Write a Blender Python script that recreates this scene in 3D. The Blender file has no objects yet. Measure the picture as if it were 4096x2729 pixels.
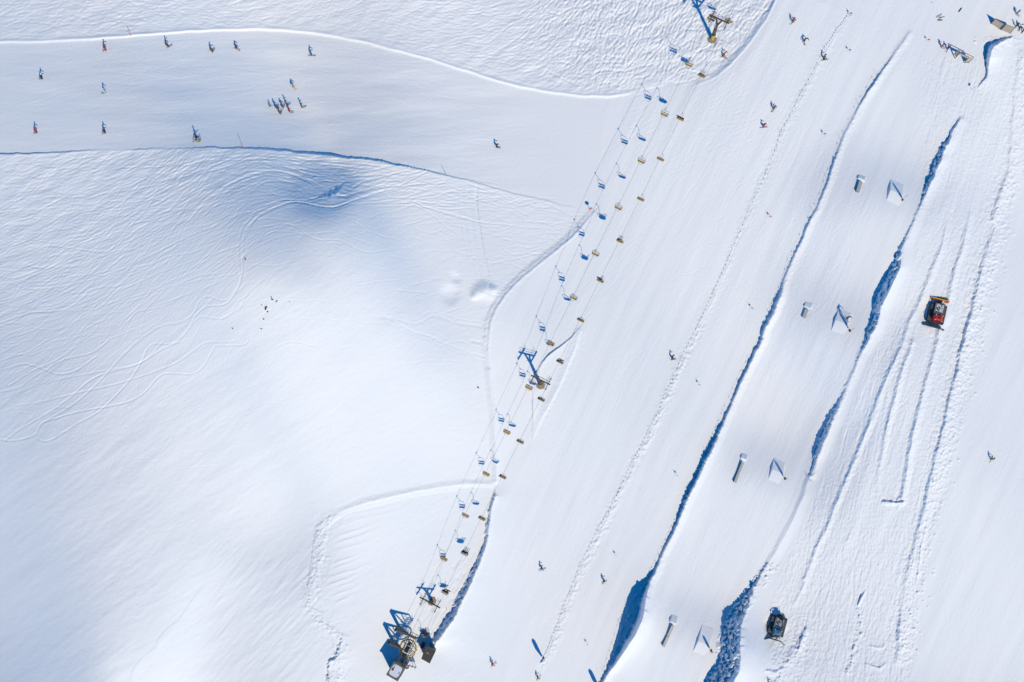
import bpy, bmesh, math, random
import numpy as np
from mathutils import Matrix, Vector
random.seed(7)
rng = np.random.default_rng(11)
R = math.radians
scene = bpy.context.scene
COL = scene.collection

# ------------------------------------------------------------------ camera, sky, sun
S = 0.0625            # metres on the slope per pixel of the photograph
D = 250.0             # drone height over the slope plane
CU, CV = 2048.0, 1364.5
cam_d = bpy.data.cameras.new("camera"); cam = bpy.data.objects.new("camera", cam_d); COL.objects.link(cam)
cam.location = (0, 0, D); cam.rotation_euler = (0, 0, 0)
cam_d.sensor_fit = 'HORIZONTAL'; cam_d.angle = 2*math.atan(2048*S/D); cam_d.clip_end = 20000; cam_d.clip_start = 1
scene.camera = cam
SUN = Vector((0.317, -0.604, 0.731)).normalized()
UP = Vector((-0.026, 0.179, 1.0)).normalized()      # true vertical: the slope climbs away from the valley station
w = bpy.data.worlds.new("World"); scene.world = w; w.use_nodes = True
nt = w.node_tree; nt.nodes.clear()
sky = nt.nodes.new('ShaderNodeTexSky'); sky.sky_type = 'NISHITA'; sky.sun_disc = False
sky.sun_elevation = math.asin(SUN.z); sky.sun_rotation = math.atan2(SUN.x, SUN.y)
sky.altitude = 2800; sky.air_density = 1.0; sky.dust_density = 0.0; sky.ozone_density = 7.0
bgn = nt.nodes.new('ShaderNodeBackground'); bgn.inputs['Strength'].default_value = 0.14
out = nt.nodes.new('ShaderNodeOutputWorld')
hs = nt.nodes.new('ShaderNodeHueSaturation'); hs.inputs['Saturation'].default_value = 1.6; hs.inputs['Hue'].default_value = 0.492
nt.links.new(sky.outputs[0], hs.inputs['Color']); nt.links.new(hs.outputs[0], bgn.inputs['Color'])
nt.links.new(bgn.outputs[0], out.inputs['Surface'])
sd_ = bpy.data.lights.new("sun", 'SUN'); sd_.energy = 3.42; sd_.angle = R(0.5); sd_.color = (1.0, 0.845, 0.60)
sun = bpy.data.objects.new("sun", sd_); COL.objects.link(sun)
sun.rotation_euler = SUN.to_track_quat('Z', 'Y').to_euler()
scene.view_settings.view_transform = 'Standard'; scene.view_settings.look = 'None'
scene.view_settings.exposure = 0.0; scene.view_settings.gamma = 1.0
scene.cycles.max_bounces = 6; scene.cycles.diffuse_bounces = 1

# ------------------------------------------------------------------ coordinates
F_ = 4096/2353.0
def fv(*pts): return [(x*F_, y*F_) + tuple(r) for x, y, *r in pts]
def T(i, j, *pts): return [(1024*i + x/2.2988, 682*j + y/2.2988) + tuple(r) for x, y, *r in pts]
def T1(i, j, x, y): return T(i, j, (x, y))[0]
def W(u, v, z): k = S*(D-z)/D; return Vector(((u-CU)*k, -(v-CV)*k, z))

# ------------------------------------------------------------------ snow relief
CELL = 2.7
cu = np.arange(-160, 4256, CELL); cv_ = np.arange(-160, 2890, CELL)
nu, nv = len(cu), len(cv_)
UU, VV = np.meshgrid(cu, cv_)
Z = np.zeros((nv, nu))
KX = np.fft.fftfreq(nu, CELL)[None, :]*2*np.pi; KY = np.fft.fftfreq(nv, CELL)[:, None]*2*np.pi
def noise(lx, ly=None, ang=0, seed=0):
    """random field with feature length lx px along ang (deg, ccw on screen) and ly px across"""
    ly = ly or lx
    r = np.random.default_rng(seed); f = np.fft.fft2(r.standard_normal((nv, nu)))
    a = math.radians(-ang); c, s = math.cos(a), math.sin(a)
    k1 = KX*c + KY*s; k2 = -KX*s + KY*c
    g = np.exp(-(k1*k1*lx*lx + k2*k2*ly*ly)/8.0); g[0, 0] = 0
    n = np.real(np.fft.ifft2(f*g)); return n/n.std()
def field(pts, sig=110):
    """smooth field through scattered values (full-view coordinates)"""
    p = np.array([(x*F_, y*F_, v) for x, y, v in pts])
    gu = np.arange(-160, 4300, 40.); gv = np.arange(-160, 2940, 40.)
    A, B = np.meshgrid(gu, gv); num = np.zeros_like(A); den = np.zeros_like(A)
    for x, y, v in p:
        nn_ = np.sort(np.hypot(p[:, 0]-x, p[:, 1]-y)); sg = float(np.clip(nn_[2]*0.62, sig, sig*2.6))
        d2 = (A-x)**2 + (B-y)**2; wt = np.exp(-d2/(2*sg*sg)) + 2e4/(d2+3e4)**1.0*0.02
        num += wt*v; den += wt
    f = num/den
    iu = (cu-gu[0])/40; iv = (cv_-gv[0])/40
    i0 = np.clip(iu.astype(int), 0, len(gu)-2); j0 = np.clip(iv.astype(int), 0, len(gv)-2)
    fu = (iu-i0)[None, :]; fw = (iv-j0)[:, None]
    return (f[j0][:, i0]*(1-fu)*(1-fw) + f[j0][:, i0+1]*fu*(1-fw) + f[j0+1][:, i0]*(1-fu)*fw + f[j0+1][:, i0+1]*fu*fw)
def sst(x): x = np.clip(x, 0, 1); return x*x*(3-2*x)
def box(poly, pad):
    us = [p[0] for p in poly]; vs = [p[1] for p in poly]
    a = max(int((min(us)-pad+160)/CELL), 0); b = min(int((max(us)+pad+160)/CELL)+1, nu)
    c = max(int((min(vs)-pad+160)/CELL), 0); d = min(int((max(vs)+pad+160)/CELL)+1, nv)
    return slice(c, max(d, c)), slice(a, max(b, a))
def sdist(poly, pad, seed=0, jit=0.0):
    """signed distance (px) to a polyline, value interpolated along it; + = screen right when drawn downwards / above when drawn rightwards"""
    sl = box(poly, pad); X = UU[sl]; Y = VV[sl]
    if jit:
        X = X + JN1[sl]*jit; Y = Y + JN2[sl]*jit
    best = np.full(X.shape, 1e9); sgn = np.zeros(X.shape); val = np.zeros(X.shape); tt = np.zeros(X.shape); end = np.zeros(X.shape)
    L = 0
    n = len(poly)-1
    for i in range(n):
        a, b = poly[i], poly[i+1]; dx, dy = b[0]-a[0], b[1]-a[1]; l2 = dx*dx+dy*dy+1e-9; l = math.sqrt(l2)
        t = ((X-a[0])*dx + (Y-a[1])*dy)/l2; tc = np.clip(t, 0, 1)
        d = np.hypot(X-a[0]-tc*dx, Y-a[1]-tc*dy); m = d < best
        cr = -(dx*(Y-a[1]) - dy*(X-a[0]))
        best = np.where(m, d, best); sgn = np.where(m, np.sign(cr), sgn)
        va = a[2] if len(a) > 2 else 1.0; vb = b[2] if len(b) > 2 else 1.0
        val = np.where(m, va+(vb-va)*tc, val); tt = np.where(m, L+tc*l, tt)
        over = np.zeros(X.shape)
        if i == 0: over = np.maximum(-t*l, 0)
        if i == n-1: over = np.maximum(over, (t-1)*l)
        end = np.where(m, over, end)
        L += l
    return sl, best*sgn, val, tt, end
JN1 = noise(44, seed=1)*0.8 + noise(10, seed=3)*0.2; JN2 = noise(44, seed=2)*0.8 + noise(10, seed=4)*0.2
CLOD = noise(6, seed=5)*0.75 + noise(10, seed=6)*0.5 + noise(3.5, seed=7)*0.35
CLOD = np.clip(CLOD, -0.9, 1.3)
def blur(A, n=5):
    k = np.exp(-np.arange(-2*n, 2*n+1)**2/(2.0*n*n)); k /= k.sum()
    P = np.pad(A, 2*n, mode='edge')
    P = sum(k[i]*P[i:i+A.shape[0], :] for i in range(4*n+1)); return sum(k[i]*P[:, i:i+A.shape[1]] for i in range(4*n+1))
def cliff(poly, side=1, decay=60, ff=0.5, rough=0.0, jit=2.0, k=1.0, linear=False):
    """poly follows the tip of the shadow; w per vertex is the width of the dark band"""
    sl, d, wd, t, e = sdist(poly, 5*decay+120, jit=jit); d = d*side
    wd = np.maximum(wd*np.exp(-e/6.0), 0.01)
    x = (d-wd*(1-ff))/(wd*ff); s = np.clip(x, 0, 1) if linear else sst(x)
    h = 0.083*wd*k
    z = h*s*np.exp(-np.maximum(d-wd, 0)/decay)
    zz = z
    for n_ in (4, 8, 14):
        m_ = sst((d-wd-n_*CELL*0.9)/(n_*CELL*1.4)); zz = zz*(1-m_)+blur(z, n_)*m_
    z = zz
    if rough: z = z + CLOD[sl]*rough*np.minimum(h, 1.2)*np.exp(-((d-wd*(1-ff*.55))/(wd*ff*0.42+2))**4)
    Z[sl] += z
def ridge(poly, h, wl, wr, side=1, rough=0.0, jit=1.5, pad=80):
    sl, d, m, t, e = sdist(poly, pad+wl+wr, jit=jit); d = d*side; m = m*np.exp(-e/8.0)
    z = h*m*np.where(d < 0, np.clip(1+d/wl, 0, 1), np.clip(1-d/wr, 0, 1)**1.3)
    if rough: z = z + CLOD[sl]*rough*m*np.exp(-(d/(0.8*(wl+wr)))**2)
    Z[sl] += z
def step(poly, h, face, decay=120, side=1, jit=1.0):
    sl, d, m, t, e = sdist(poly, 4*decay, jit=jit); d = d*side; m = m*np.exp(-e/20.0)
    Z[sl] += h*m*sst(d/face+0.5)*np.exp(-np.maximum(d-face, 0)/decay)

# broad relief: the slopes that turn towards and away from the sun
RP = [(100,40,.88),(400,30,.90),(700,30,1.0),(1000,60,1.0),(1300,40,.94),(1350,100,.90),(1500,60,.95),(1650,150,.93),(1500,180,1.0),(1200,170,1.0),
(50,150,.84),(300,200,.80),(600,200,.86),(450,280,.80),(100,280,.82),(800,180,.93),(1000,250,.94),(900,330,.83),(820,310,.82),(1200,300,.97),(1300,400,.97),(1700,300,1.02),
(50,400,.88),(200,400,.84),(400,400,.72),(550,370,.64),(650,370,.66),(740,370,.76),(900,400,.88),(1050,430,.97),(1200,480,1.0),(600,440,.52),(700,450,.44),(735,470,.52),(790,425,.55),(752,438,-.35),(775,432,0),(722,446,0),(650,500,.60),(560,500,.64),(800,500,.72),(900,500,.93),(1000,520,1.0),(450,500,.72),(300,500,.80),(100,500,.84),(700,560,.78),(600,560,.78),(500,600,.88),(800,600,1.0),(300,600,.86),(100,650,.82),(50,800,.76),(200,750,.86),(400,750,.97),(600,750,1.08),(800,750,1.1),(1000,700,1.05),(1050,650,.98),(1200,600,1.0),
(900,900,1.14),(700,950,1.14),(500,900,1.06),(300,950,.95),(100,950,.82),(50,1100,.84),(250,1150,.93),(450,1100,1.03),(600,1150,1.14),(600,1190,1.17),(800,1050,1.14),(1050,1000,1.17),(1100,900,1.12),(50,1350,.82),(30,1500,.58),(100,1450,.78),(200,1400,.92),(350,1350,1.0),(400,1490,1.24),(440,1430,1.2),(490,1370,1.15),(360,1540,1.2),(330,1440,.96),(520,1480,.97),(550,1400,.98),(650,1350,.95),(690,1260,.87),(705,1300,.86),(600,1250,.95),(600,1500,.98),(700,1450,1.0),(900,1300,1.12),(850,1200,1.1),(800,1500,1.06),(1000,1200,1.12),(1050,1250,1.05),(1200,900,1.06),(1200,1200,1.04),(1100,1450,1.04),
(1500,400,1.0),(1400,600,1.0),(1600,500,1.03),(1500,800,1.02),(1300,1100,1.06),(1400,1400,1.03),(1700,700,1.05),(1650,1000,1.05),(1900,200,1.02),(2000,300,1.03),(2000,550,1.04),(1850,800,1.05),(1700,1200,1.06),(1550,1520,1.05),(2100,60,1.0),(2300,300,1.06),(2250,900,1.03),(2250,1300,1.05),(2100,1200,1.04),(2150,600,1.04),(2180,150,.97),(2300,60,1.0),
(1960,410,.80),(2010,418,.80),(2060,428,.76),(2110,440,.80),(1850,705,.82),(1895,718,.80),(1940,735,.77),(1985,748,.84),(1700,1040,.80),(1740,1052,.79),(1780,1062,.75),(1840,1080,.80),(1530,1415,.82),(1575,1425,.82),(1620,1440,.80),(1480,1380,.95),(2040,500,1.07),(1900,810,1.07),(1760,1140,1.07),(1600,1510,1.06),(2090,360,1.0),(1920,640,1.0),(1780,980,1.02),(1590,1350,1.03)]
RP = [(x, y, v*(.93 if x < 1000 and 110 < y < 335 else 1)) for x, y, v in RP]
Rf = field(RP, sig=58); Rf = 1 + (Rf-1)*np.where(Rf < 1, 1.8, 1.45); Rf = np.maximum(Rf, 0.06)
lz, lh = SUN.z, math.hypot(SUN.x, SUN.y)
# exact slope along the sun azimuth for the wanted incidence
tgt = np.clip(Rf*lz, 0.03, 0.999)
gs = np.tan(np.arccos(tgt) - math.acos(lz))             # rise per metre towards the sun
sx, sy = SUN.x/lh, SUN.y/lh
pad_ = 64
gp = np.pad(gs, ((pad_*4, pad_*4), (pad_*4, pad_*4)), mode='edge'); gp = gp - gp.mean()
kx = np.fft.fftfreq(gp.shape[1], CELL*S)[None, :]*2*np.pi; ky = -np.fft.fftfreq(gp.shape[0], CELL*S)[:, None]*2*np.pi
# integrate the slope field with damping across the sun azimuth
ks = kx*sx + ky*sy; k2 = kx*kx+ky*ky
G = np.fft.fft2(gp); H = 0
for _ in range(8):
    H = H + -1j*ks*(G-1j*ks*H)/(ks*ks + 0.12*k2 + 0.0003)
H[0, 0] = 0
zb = np.real(np.fft.ifft2(H))[pad_*4:-pad_*4, pad_*4:-pad_*4]
Z += zb
# heights that only vary across the sun azimuth do not change the shading: use them to level the lift line
qx, qy = -sy, sx
qf = lambda u, v: (u-CU)*qx - (v-CV)*qy
tl = np.linspace(-.25, 1.25, 400); lu = 2848+(1727-2848)*tl; lv = 158+(2405-158)*tl
zl = np.array([Z[min(max(int((b+160)/CELL), 0), nv-1), min(max(int((a+160)/CELL), 0), nu-1)] for a, b in zip(lu, lv)])
want = -4.6*np.sin(np.clip(tl/0.62, 0, 1)*np.pi)**1.2 - 2.6*np.sin(np.clip((tl-.62)/.38, 0, 1)*np.pi)
ql = qf(lu, lv); o_ = np.argsort(ql); fq = np.convolve(np.pad((want-zl)[o_], 20, mode='edge'), np.hanning(41)/np.hanning(41).sum(), 'valid')
Z += np.interp(qf(UU, VV), ql[o_], fq)
print("broad relief", Z.min(), Z.max())

# edges of the pistes
E1 = fv((-60,99),(0,97),(100,95),(200,90),(300,83),(400,74),(500,69),(600,67),(650,70),(720,76),(780,86),(850,100),(920,118),(1000,140),(1080,166),(1140,185),(1200,200),(1260,212),(1330,220),(1400,222),(1445,216,.4))
E1b = fv((1800,-40),(1760,45),(1720,100),(1680,148),(1650,176,.6),(1600,195,.2))
E2 = fv((-60,353,5),(0,352,5),(60,351,5),(160,348,4),(230,345,.6),(300,344,1.0),(310,343,3),(380,342,1),(470,340,3),(560,339,3.5),(600,341,4),(660,344,5),(700,348,7),(760,355,8),(800,360,6),(830,361,6),(880,370,6),(940,380,5),(1000,395,4),(1080,414,2.5),(1150,436,2),(1210,450,1.5),(1260,462,1.5),(1320,478,.3))
step(E1, 0.30, 7, decay=150); ridge(E1, 0.22, 7, 12)
cliff([(u, v-1, w_*1.25) for u, v, w_ in E2], side=-1, decay=70, ff=0.5, jit=2.5, k=1.25)
step([(u-10, v, *r) for u, v, *r in E1b], 0.5, 44, decay=120, side=1); ridge(E1b, 0.28, 16, 9)
E3 = fv((1365,488,.5),(1330,528),(1280,573),(1230,613),(1190,648),(1160,678),(1140,708),(1128,738),(1122,790),(1124,850),(1128,900,.9),(1135,950,.85),(1138,1000,.85),(1140,1060,.85),(1140,1108,.8))
step(E3[:8]+[(E3[8][0],E3[8][1],.5),(E3[9][0],E3[9][1],.1)], 0.5, 14, decay=90)
ridge(E3, 0.34, 26, 12, rough=0.0); ridge([p[:2] for p in E3[9:]], .3, 20, 14)
ridge([(u-14, v, r[0] if r else 1) for u, v, *r in E3[:9]], 0.08, 12, 10, rough=0.05)
E4 = fv((1136,1112,.5),(1138,1140,10),(1131,1170,12),(1124,1210,15),(1116,1255,16),(1100,1300,20),(1080,1345,26),(1052,1400,30),(1030,1440,30),(1006,1470,26),(996,1492,8))
E4c = [(u-w_*1.0, v, w_) for u, v, w_ in E4]
cliff(E4c, decay=80, ff=1.0, rough=0.22, k=0.86, linear=True, jit=3)
ridge([p[:2] for p in E4[1:]], 0.5, 6, 15)
E5 = fv((1335,750,1),(1310,777,4),(1285,797,5),(1262,812,6),(1245,830,5),(1230,858,3),(1226,868,1),(1222,885,.4),(1223,900,3),(1224,915,3),(1221,935,6),(1222,950,5),(1224,975,2),(1223,1008,.5))
cliff(E5, decay=22, ff=0.5, k=1.1, jit=1.5)
ridge(fv((1335,760,.6),(1322,800),(1308,835),(1285,890),(1255,945),(1234,985,.6),(1224,1010,.3)), 0.3, 26, 7, rough=0.03)
E6 = fv((1138,1113,.7),(1100,1112),(1050,1113),(980,1124),(900,1141),(830,1158),(780,1178,.7),(755,1195,.4))
ridge(E6, 0.35, 16, 22, side=-1, rough=0.02); ridge([(u, v+16, 1) for u, v, *_ in E6[2:]], 0.12, 8, 8, side=-1)
E6b = fv((775,1180,.3),(748,1202),(738,1225),(740,1250),(738,1280),(730,1310),(720,1350),(715,1390,.8),(735,1425),(775,1460),(785,1500),(775,1568),(770,1640))
ridge(E6b, 0.16, 30, 22, rough=0.06, jit=4)
cliff(T(1,3,(560,170,1),(520,330,2),(470,700,2),(640,900,1.0)), decay=40, ff=.8, rough=.2)
cliff(T(1,3,(790,1130,3),(750,1300,12),(660,1380,10),(640,1480,8),(640,1600,14)), decay=50, ff=1, rough=.5, k=.7, linear=True, jit=5)
# rope fence line: ploughed band
E7 = fv((1945,40,.5),(1900,118),(1850,210),(1800,300),(1765,380),(1735,450),(1690,560),(1655,650),(1610,752),(1565,830),(1525,920),(1487,1010),(1445,1080),(1408,1160),(1365,1250),(1318,1350),(1280,1440),(1258,1500,.7),(1240,1540,.2))
ridge(E7, 0.07, 14, 12, rough=0.05, jit=3); ridge([(u+10, v) for u, v, *_ in E7[8:]], 0.06, 8, 10, rough=0.08, jit=3)
# long berm left of the jump lane
E8 = (T(3,0,(1290,305,.5),(1190,440,3),(1130,540,8),(1040,650,9),(960,770,9),(900,860,6),(840,970,4),(770,1100,4),(700,1230,5),(640,1370,5),(590,1500,6))
 + T(3,1,(530,130,7),(480,250,8),(430,370,6),(360,490,8),(285,660,6),(215,820,6),(150,1000,8),(80,1180,10),(10,1330,12),(-50,1440,12))
 + T(2,2,(2270,10,10),(2190,170,9),(2110,330,9),(2065,440,8),(2020,540,5),(1980,650,7),(1925,740,10),(1845,900,17),(1795,1000,20),(1730,1130,20),(1660,1270,19),(1580,1440,18),(1540,1550,17))
 + T(2,3,(1490,140,10),(1420,290,7),(1370,400,5),(1315,530,8),(1235,620,22),(1150,720,46),(1080,840,66),(1035,960,72),(985,1100,66),(940,1240,48),(900,1380,27),(860,1480,12),(790,1620,8)))
E8 = [(u-1, v, w_*((.55+.25*math.sin(v/47.)) if v < 1150 else .9 if w_ < 24 else 1.0)) for u, v, w_ in E8]
cliff(E8, decay=26, ff=0.35, k=1.0, jit=1.5, rough=.12)
ridge([(u+w_+8, v, .55 if v < 1150 else 1) for u, v, w_ in E8], 0.50, 16, 22, rough=0.02)
ridge([(u+w_*0.75+2, v, min(w_/12, 1.2)) for u, v, w_ in E8], 0.04, 6, 7, rough=0.10)
# bank right of the jump lane
C9a = T(3,0,(2230,330,8),(2120,345,20),(2040,385,26),(2000,430,28),(1985,540,24),(1995,620,14),(2000,700,8),(1930,790,2))
C9b = (T(3,0,(1765,1090,2),(1680,1210,8),(1640,1290,13),(1560,1400,19),(1543,1460,22),(1505,1530,21)) + T(3,1,(1480,50,20),(1445,130,17),(1425,230,8),(1405,300,3),(1355,400,1),(1265,600,4),(1210,710,11),(1150,860,30),(1090,960,38),(1045,1050,40),(1000,1150,38),(975,1230,34),(960,1330,26),(935,1420,22),(905,1530,14))
 + T(3,2,(880,30,8),(845,100,2),(780,260,1),(700,440,2),(640,570,10),(570,710,16),(500,840,20),(455,950,20),(420,1050,18),(405,1180,5),(385,1250,1)))
C9c = T(2,3,(2345,480,3),(2260,600,12),(2180,710,22),(2110,810,34),(2030,930,50),(1985,1010,60),(1945,1100,74),(1915,1200,84),(1905,1300,88),(1895,1400,92),(1850,1480,90),(1790,1570,88),(1740,1680,80))
cliff(C9a, decay=60, ff=0.8, rough=0.12, k=1.15, jit=2)
cliff(C9b, decay=30, ff=0.95, rough=0.32, k=.9, linear=True, jit=1.5)
cliff(C9c, decay=110, ff=0.97, rough=0.42, k=.9, linear=True, jit=2.5)
ridge([(u+w_+8, v, 1) for u, v, w_ in C9b], 0.34, 14, 34)
LINK = T(3,2,(390,1240,.8),(335,1400),(265,1568)) + T(3,3,(170,190),(85,360),(0,480,.7)) + T(2,3,(2330,540,.3))
ridge(LINK, 0.42, 17, 34)
# windrows between the groomer passes
WA = T(3,1,(1645,480,.3),(1605,690,.7),(1560,800),(1500,950),(1430,1130),(1380,1250),(1300,1400),(1265,1550)) + T(3,2,(1180,150),(1100,340),(1020,540),(930,760),(850,960),(770,1150),(680,1370),(605,1560)) + T(3,3,(520,200),(440,360),(380,520),(320,700,.8),(240,860,.4))
WB = T(3,1,(1855,390,.3),(1830,520,.7),(1800,680),(1750,850),(1700,1020),(1670,1170),(1640,1250),(1590,1400),(1560,1560)) + T(3,2,(1510,200),(1450,400),(1390,640),(1340,860),(1300,1050),(1270,1250),(1240,1450),(1235,1490,.6))
WC = T(3,2,(1330,0),(1270,180),(1210,380),(1150,600),(1100,800),(1060,1000,.8),(1030,1150,.5),(1000,1400,.2)) 
WC2 = T(3,1,(1500,1400,.2),(1400,1560,.6)) + T(3,2,(1330,0))
ridge(WA, 0.46, 14, 22, rough=0.05, jit=2); ridge(WB, 0.62, 15, 22, rough=0.06, jit=2); ridge(WC, 0.46, 13, 20, rough=0.05, jit=2)
ridge(T(3,2,(1060,1478,.7),(1120,1488),(1180,1492),(1245,1485,.8)), 0.7, 7, 16, side=-1, rough=0.2)
WD = (T(3,0,(2330,480,.4),(2310,620,.5),(2290,800,.4)) + T(3,1,(2215,30,.6),(2160,160,.9),(2110,310,1),(2075,410,1.2),(2085,540,.6),(2030,680,.9),(1990,850,1.1),(1950,980,1.2),(1910,1150,1.2),(1880,1330,1.1),(1840,1450,1.2),(1820,1560,1.2))
 + T(3,2,(1770,130,1.3),(1765,250,1.1),(1720,350,1.2),(1690,480,1.2),(1650,640,1),(1610,850,1),(1560,1030,1),(1520,1200,1),(1480,1350,.9),(1440,1560,.8)) + T(3,3,(1390,150,.8),(1340,350,.8),(1290,560,.6),(1260,750,.4),(1235,900,.6),(1210,1050,1.1),(1210,1250,1.0),(1180,1400,.4)))
ridge(WD, 0.66, 14, 44, rough=0.07, jit=2)
ridge([(u+22, v, m) for u, v, m in WD], 0.08, 22, 40, rough=0.04, jit=4)
ridge(T(3,3,(1450,140,.3),(1410,330),(1380,560,.8),(1340,800,.3)), 0.3, 4, 12)
ridge(T(3,3,(895,735,.3),(860,800),(830,865,.8)), 0.75, 5, 10)
ridge(T(3,3,(830,900,.6),(845,1000),(850,1150),(800,1260),(760,1420),(720,1500)), 0.15, 10, 12, rough=0.14)
ridge(T(3,3,(340,1080,.6),(310,1190),(285,1280,.5)), 0.55, 7, 20, rough=0.08)
ridge(T(3,3,(780,140,.4),(740,250,.7),(685,370,.4)), 0.22, 5, 8, rough=.08)
ridge(T(3,3,(930,1245,.5),(1060,1255),(1085,1200,.5)), 0.3, 8, 8, side=-1, rough=.03)
ridge(T(3,3,(900,1410,.7),(1020,1440),(1080,1400,.6)), 0.35, 6, 14, side=-1, rough=.08)
ridge(T(3,3,(360,1080,.4),(280,1250),(180,1400),(70,1600)), 0.35, 26, 50, rough=0.10, jit=4)
ridge(T(3,3,(0,1465,.8),(70,1490,.8),(110,1450,.5)), 0.4, 8, 20, side=-1, rough=.05)
for off in (0, 24, 70, 96):                                                   # ruts swung by the second groomer
    ridge(T(3,3,(540-off*0.9,1330,.3),(480-off*.9,1150),(440-off*.8,1000+off*.3),(360-off*.5,950+off*.9),(240,960+off*1.6),(180,1000+off*1.8,.4)), 0.07, 4, 4)
for q in range(6):
    a = T(3,3,(960+q*24,0),(950+q*24,400),(940+q*26,900),(935+q*26,1240)); ridge(a, 0.035, 3, 4)


# ------------------------------------------------------------------ ski tracks, ruts, ripples
def linemap(paths, amps):
    """splat sampled paths into a density image"""
    I = np.zeros(nv*nu)
    for P, a in zip(paths, amps):
        x = (P[:, 0]+160)/CELL; y = (P[:, 1]+160)/CELL
        i = np.floor(x).astype(int); j = np.floor(y).astype(int); fx = x-i; fy = y-j
        ok = (i >= 0) & (i < nu-1) & (j >= 0) & (j < nv-1)
        i, j, fx, fy = i[ok], j[ok], fx[ok], fy[ok]; aa = a[ok] if hasattr(a, '__len__') else a
        k = j*nu+i
        np.add.at(I, k, (1-fx)*(1-fy)*aa); np.add.at(I, k+1, fx*(1-fy)*aa)
        np.add.at(I, k+nu, (1-fx)*fy*aa); np.add.at(I, k+nu+1, fx*fy*aa)
    return I.reshape(nv, nu)
K2 = KX*KX+KY*KY
def groove(I, wpx, depth):
    """turn a line density (one sample per cell) into grooves with thrown-up edges"""
    g = np.exp(-K2*wpx*wpx/2) ; g2 = np.exp(-K2*(2.0*wpx)**2/2)
    nrm = (CELL/ (math.sqrt(2*math.pi)*wpx))
    f = np.fft.fft2(I)
    return -depth*np.real(np.fft.ifft2(f*(g*1.0 - g2*0.9)))/nrm*1.0
def sample(arr, u, v):
    i = np.clip(((u+160)/CELL).astype(int), 0, nu-1); j = np.clip(((v+160)/CELL).astype(int), 0, nv-1)
    return arr[j, i]
vtop = np.interp(cu, [p[0] for p in E1] + [p[0] for p in E1b[::-1]], [p[1] for p in E1] + [p[1] for p in E1b[::-1]])[None, :]
vbot = np.interp(cu, [p[0] for p in E2], [p[1] for p in E2])[None, :]
ue3 = np.interp(cv_, [p[1] for p in E3], [p[0] for p in E3])[:, None]
north = sst((vtop-VV-6)/10)*(UU < 3170)
south = sst((VV-vbot-4)/8)*sst((ue3-12-UU)/12)*(VV < 2000)
DS = field([(50,400,1),(200,450,1),(350,450,1),(450,420,1),(550,380,1),(650,380,1),(750,400,.9),(700,440,.8),(600,460,.12),(650,520,0),(500,500,.6),(450,560,.3),(300,600,.55),(100,600,.9),(50,700,.9),(200,700,.5),(350,700,.15),(100,850,.3),(300,850,.1),(50,950,.2),(500,700,.03),(700,600,0),(900,420,.8),(1000,420,.6),(1100,470,.5),(1200,500,.6),(850,490,.05),(950,510,.02),(1100,600,.05),(1250,560,.3),(800,800,0),(500,1000,0),(100,1100,0),(1000,1000,0),(1100,740,.05),(250,1000,.03),(400,900,.02)], sig=70)
AS = field([(50,400,8),(200,450,14),(350,450,24),(450,400,38),(550,370,12),(650,370,-10),(750,400,-4),(500,480,45),(300,600,34),(100,600,15),(50,700,16),(200,750,34),(350,700,45),(900,420,10),(1000,420,14),(1200,500,-8),(1100,470,-14),(50,850,25),(300,850,42)], sig=70)
AN = field([(100,40,12),(400,30,6),(700,30,22),(1000,60,-4),(1150,120,12),(1300,60,55),(1500,60,62),(1400,170,72),(1650,150,50),(1250,170,20)], sig=80)
def flow(n, area, ang, wander, length, swing=0.0, dens=None, seed=0):
    r = np.random.default_rng(seed); u0, v0, u1, v1 = area
    out_ = []; amps = []
    u = r.uniform(u0, u1, n*3); v = r.uniform(v0, v1, n*3)
    if dens is not None:
        keep = r.random(n*3) < sample(dens, u, v); u, v = u[keep][:n], v[keep][:n]
    else: u, v = u[:n], v[:n]
    m = len(u); L = r.gamma(3, length/3, m); steps = int(length*3/CELL)
    ph = r.uniform(0, 6.28, m); wl = r.uniform(90, 220, m); sw = r.normal(0, 1, m)*swing; bias = r.normal(0, wander, m); cv2 = r.normal(0, 1, m)*0.12*swing/ max(swing, 1)
    U_ = np.zeros((steps, m)); V_ = np.zeros((steps, m)); A_ = np.zeros((steps, m)); a0 = r.uniform(.35, 1.0, m)**1.3
    for k in range(steps):
        s = k*CELL
        th = np.radians(sample(ang, u, v) + bias + sw*np.sin(ph + 6.28*s/wl) + cv2*s*0.3)
        u = u+CELL*np.cos(th); v = v-CELL*np.sin(th)
        U_[k] = u; V_[k] = v; A_[k] = a0*np.clip(np.minimum(s, L-s)/18, 0, 1)
    P = np.stack([U_.ravel(), V_.ravel()], 1)
    return [P], [A_.ravel()]
I = linemap(*flow(6200, (-150, -150, 3200, 480), AN, 18, 70, 14, north, seed=21))
D1 = groove(I, 2.1, 0.062)*north
I = linemap(*flow(1200, (-150, -150, 3200, 480), AN, 16, 240, 14, north, seed=22))
D1 += groove(I, 2.3, 0.085)*north
I = linemap(*flow(900, (2150, -150, 3150, 420), AN, 50, 110, 40, north, seed=29))
D1 += groove(I, 3.0, 0.13)*north
amp_n = field([(100,40,1.0),(400,30,.95),(700,30,.75),(1000,60,.85),(1300,60,1.35),(1500,100,1.6),(1200,170,1.0),(1650,150,1.3)], sig=110)
Z += D1*amp_n + north*amp_n*(0.018*noise(13, 5, 4, seed=31)*(UU < 2500) + 0.018*noise(14, 6, 65, seed=32)*sst((UU-2000)/500)*1.0 + 0.05*noise(40, 22, 20, seed=33))
I = linemap(*flow(5200, (-150, 560, 2400, 1900), AS, 14, 85, 10, DS*south, seed=23))
D2 = groove(I, 2.1, 0.065)
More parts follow.
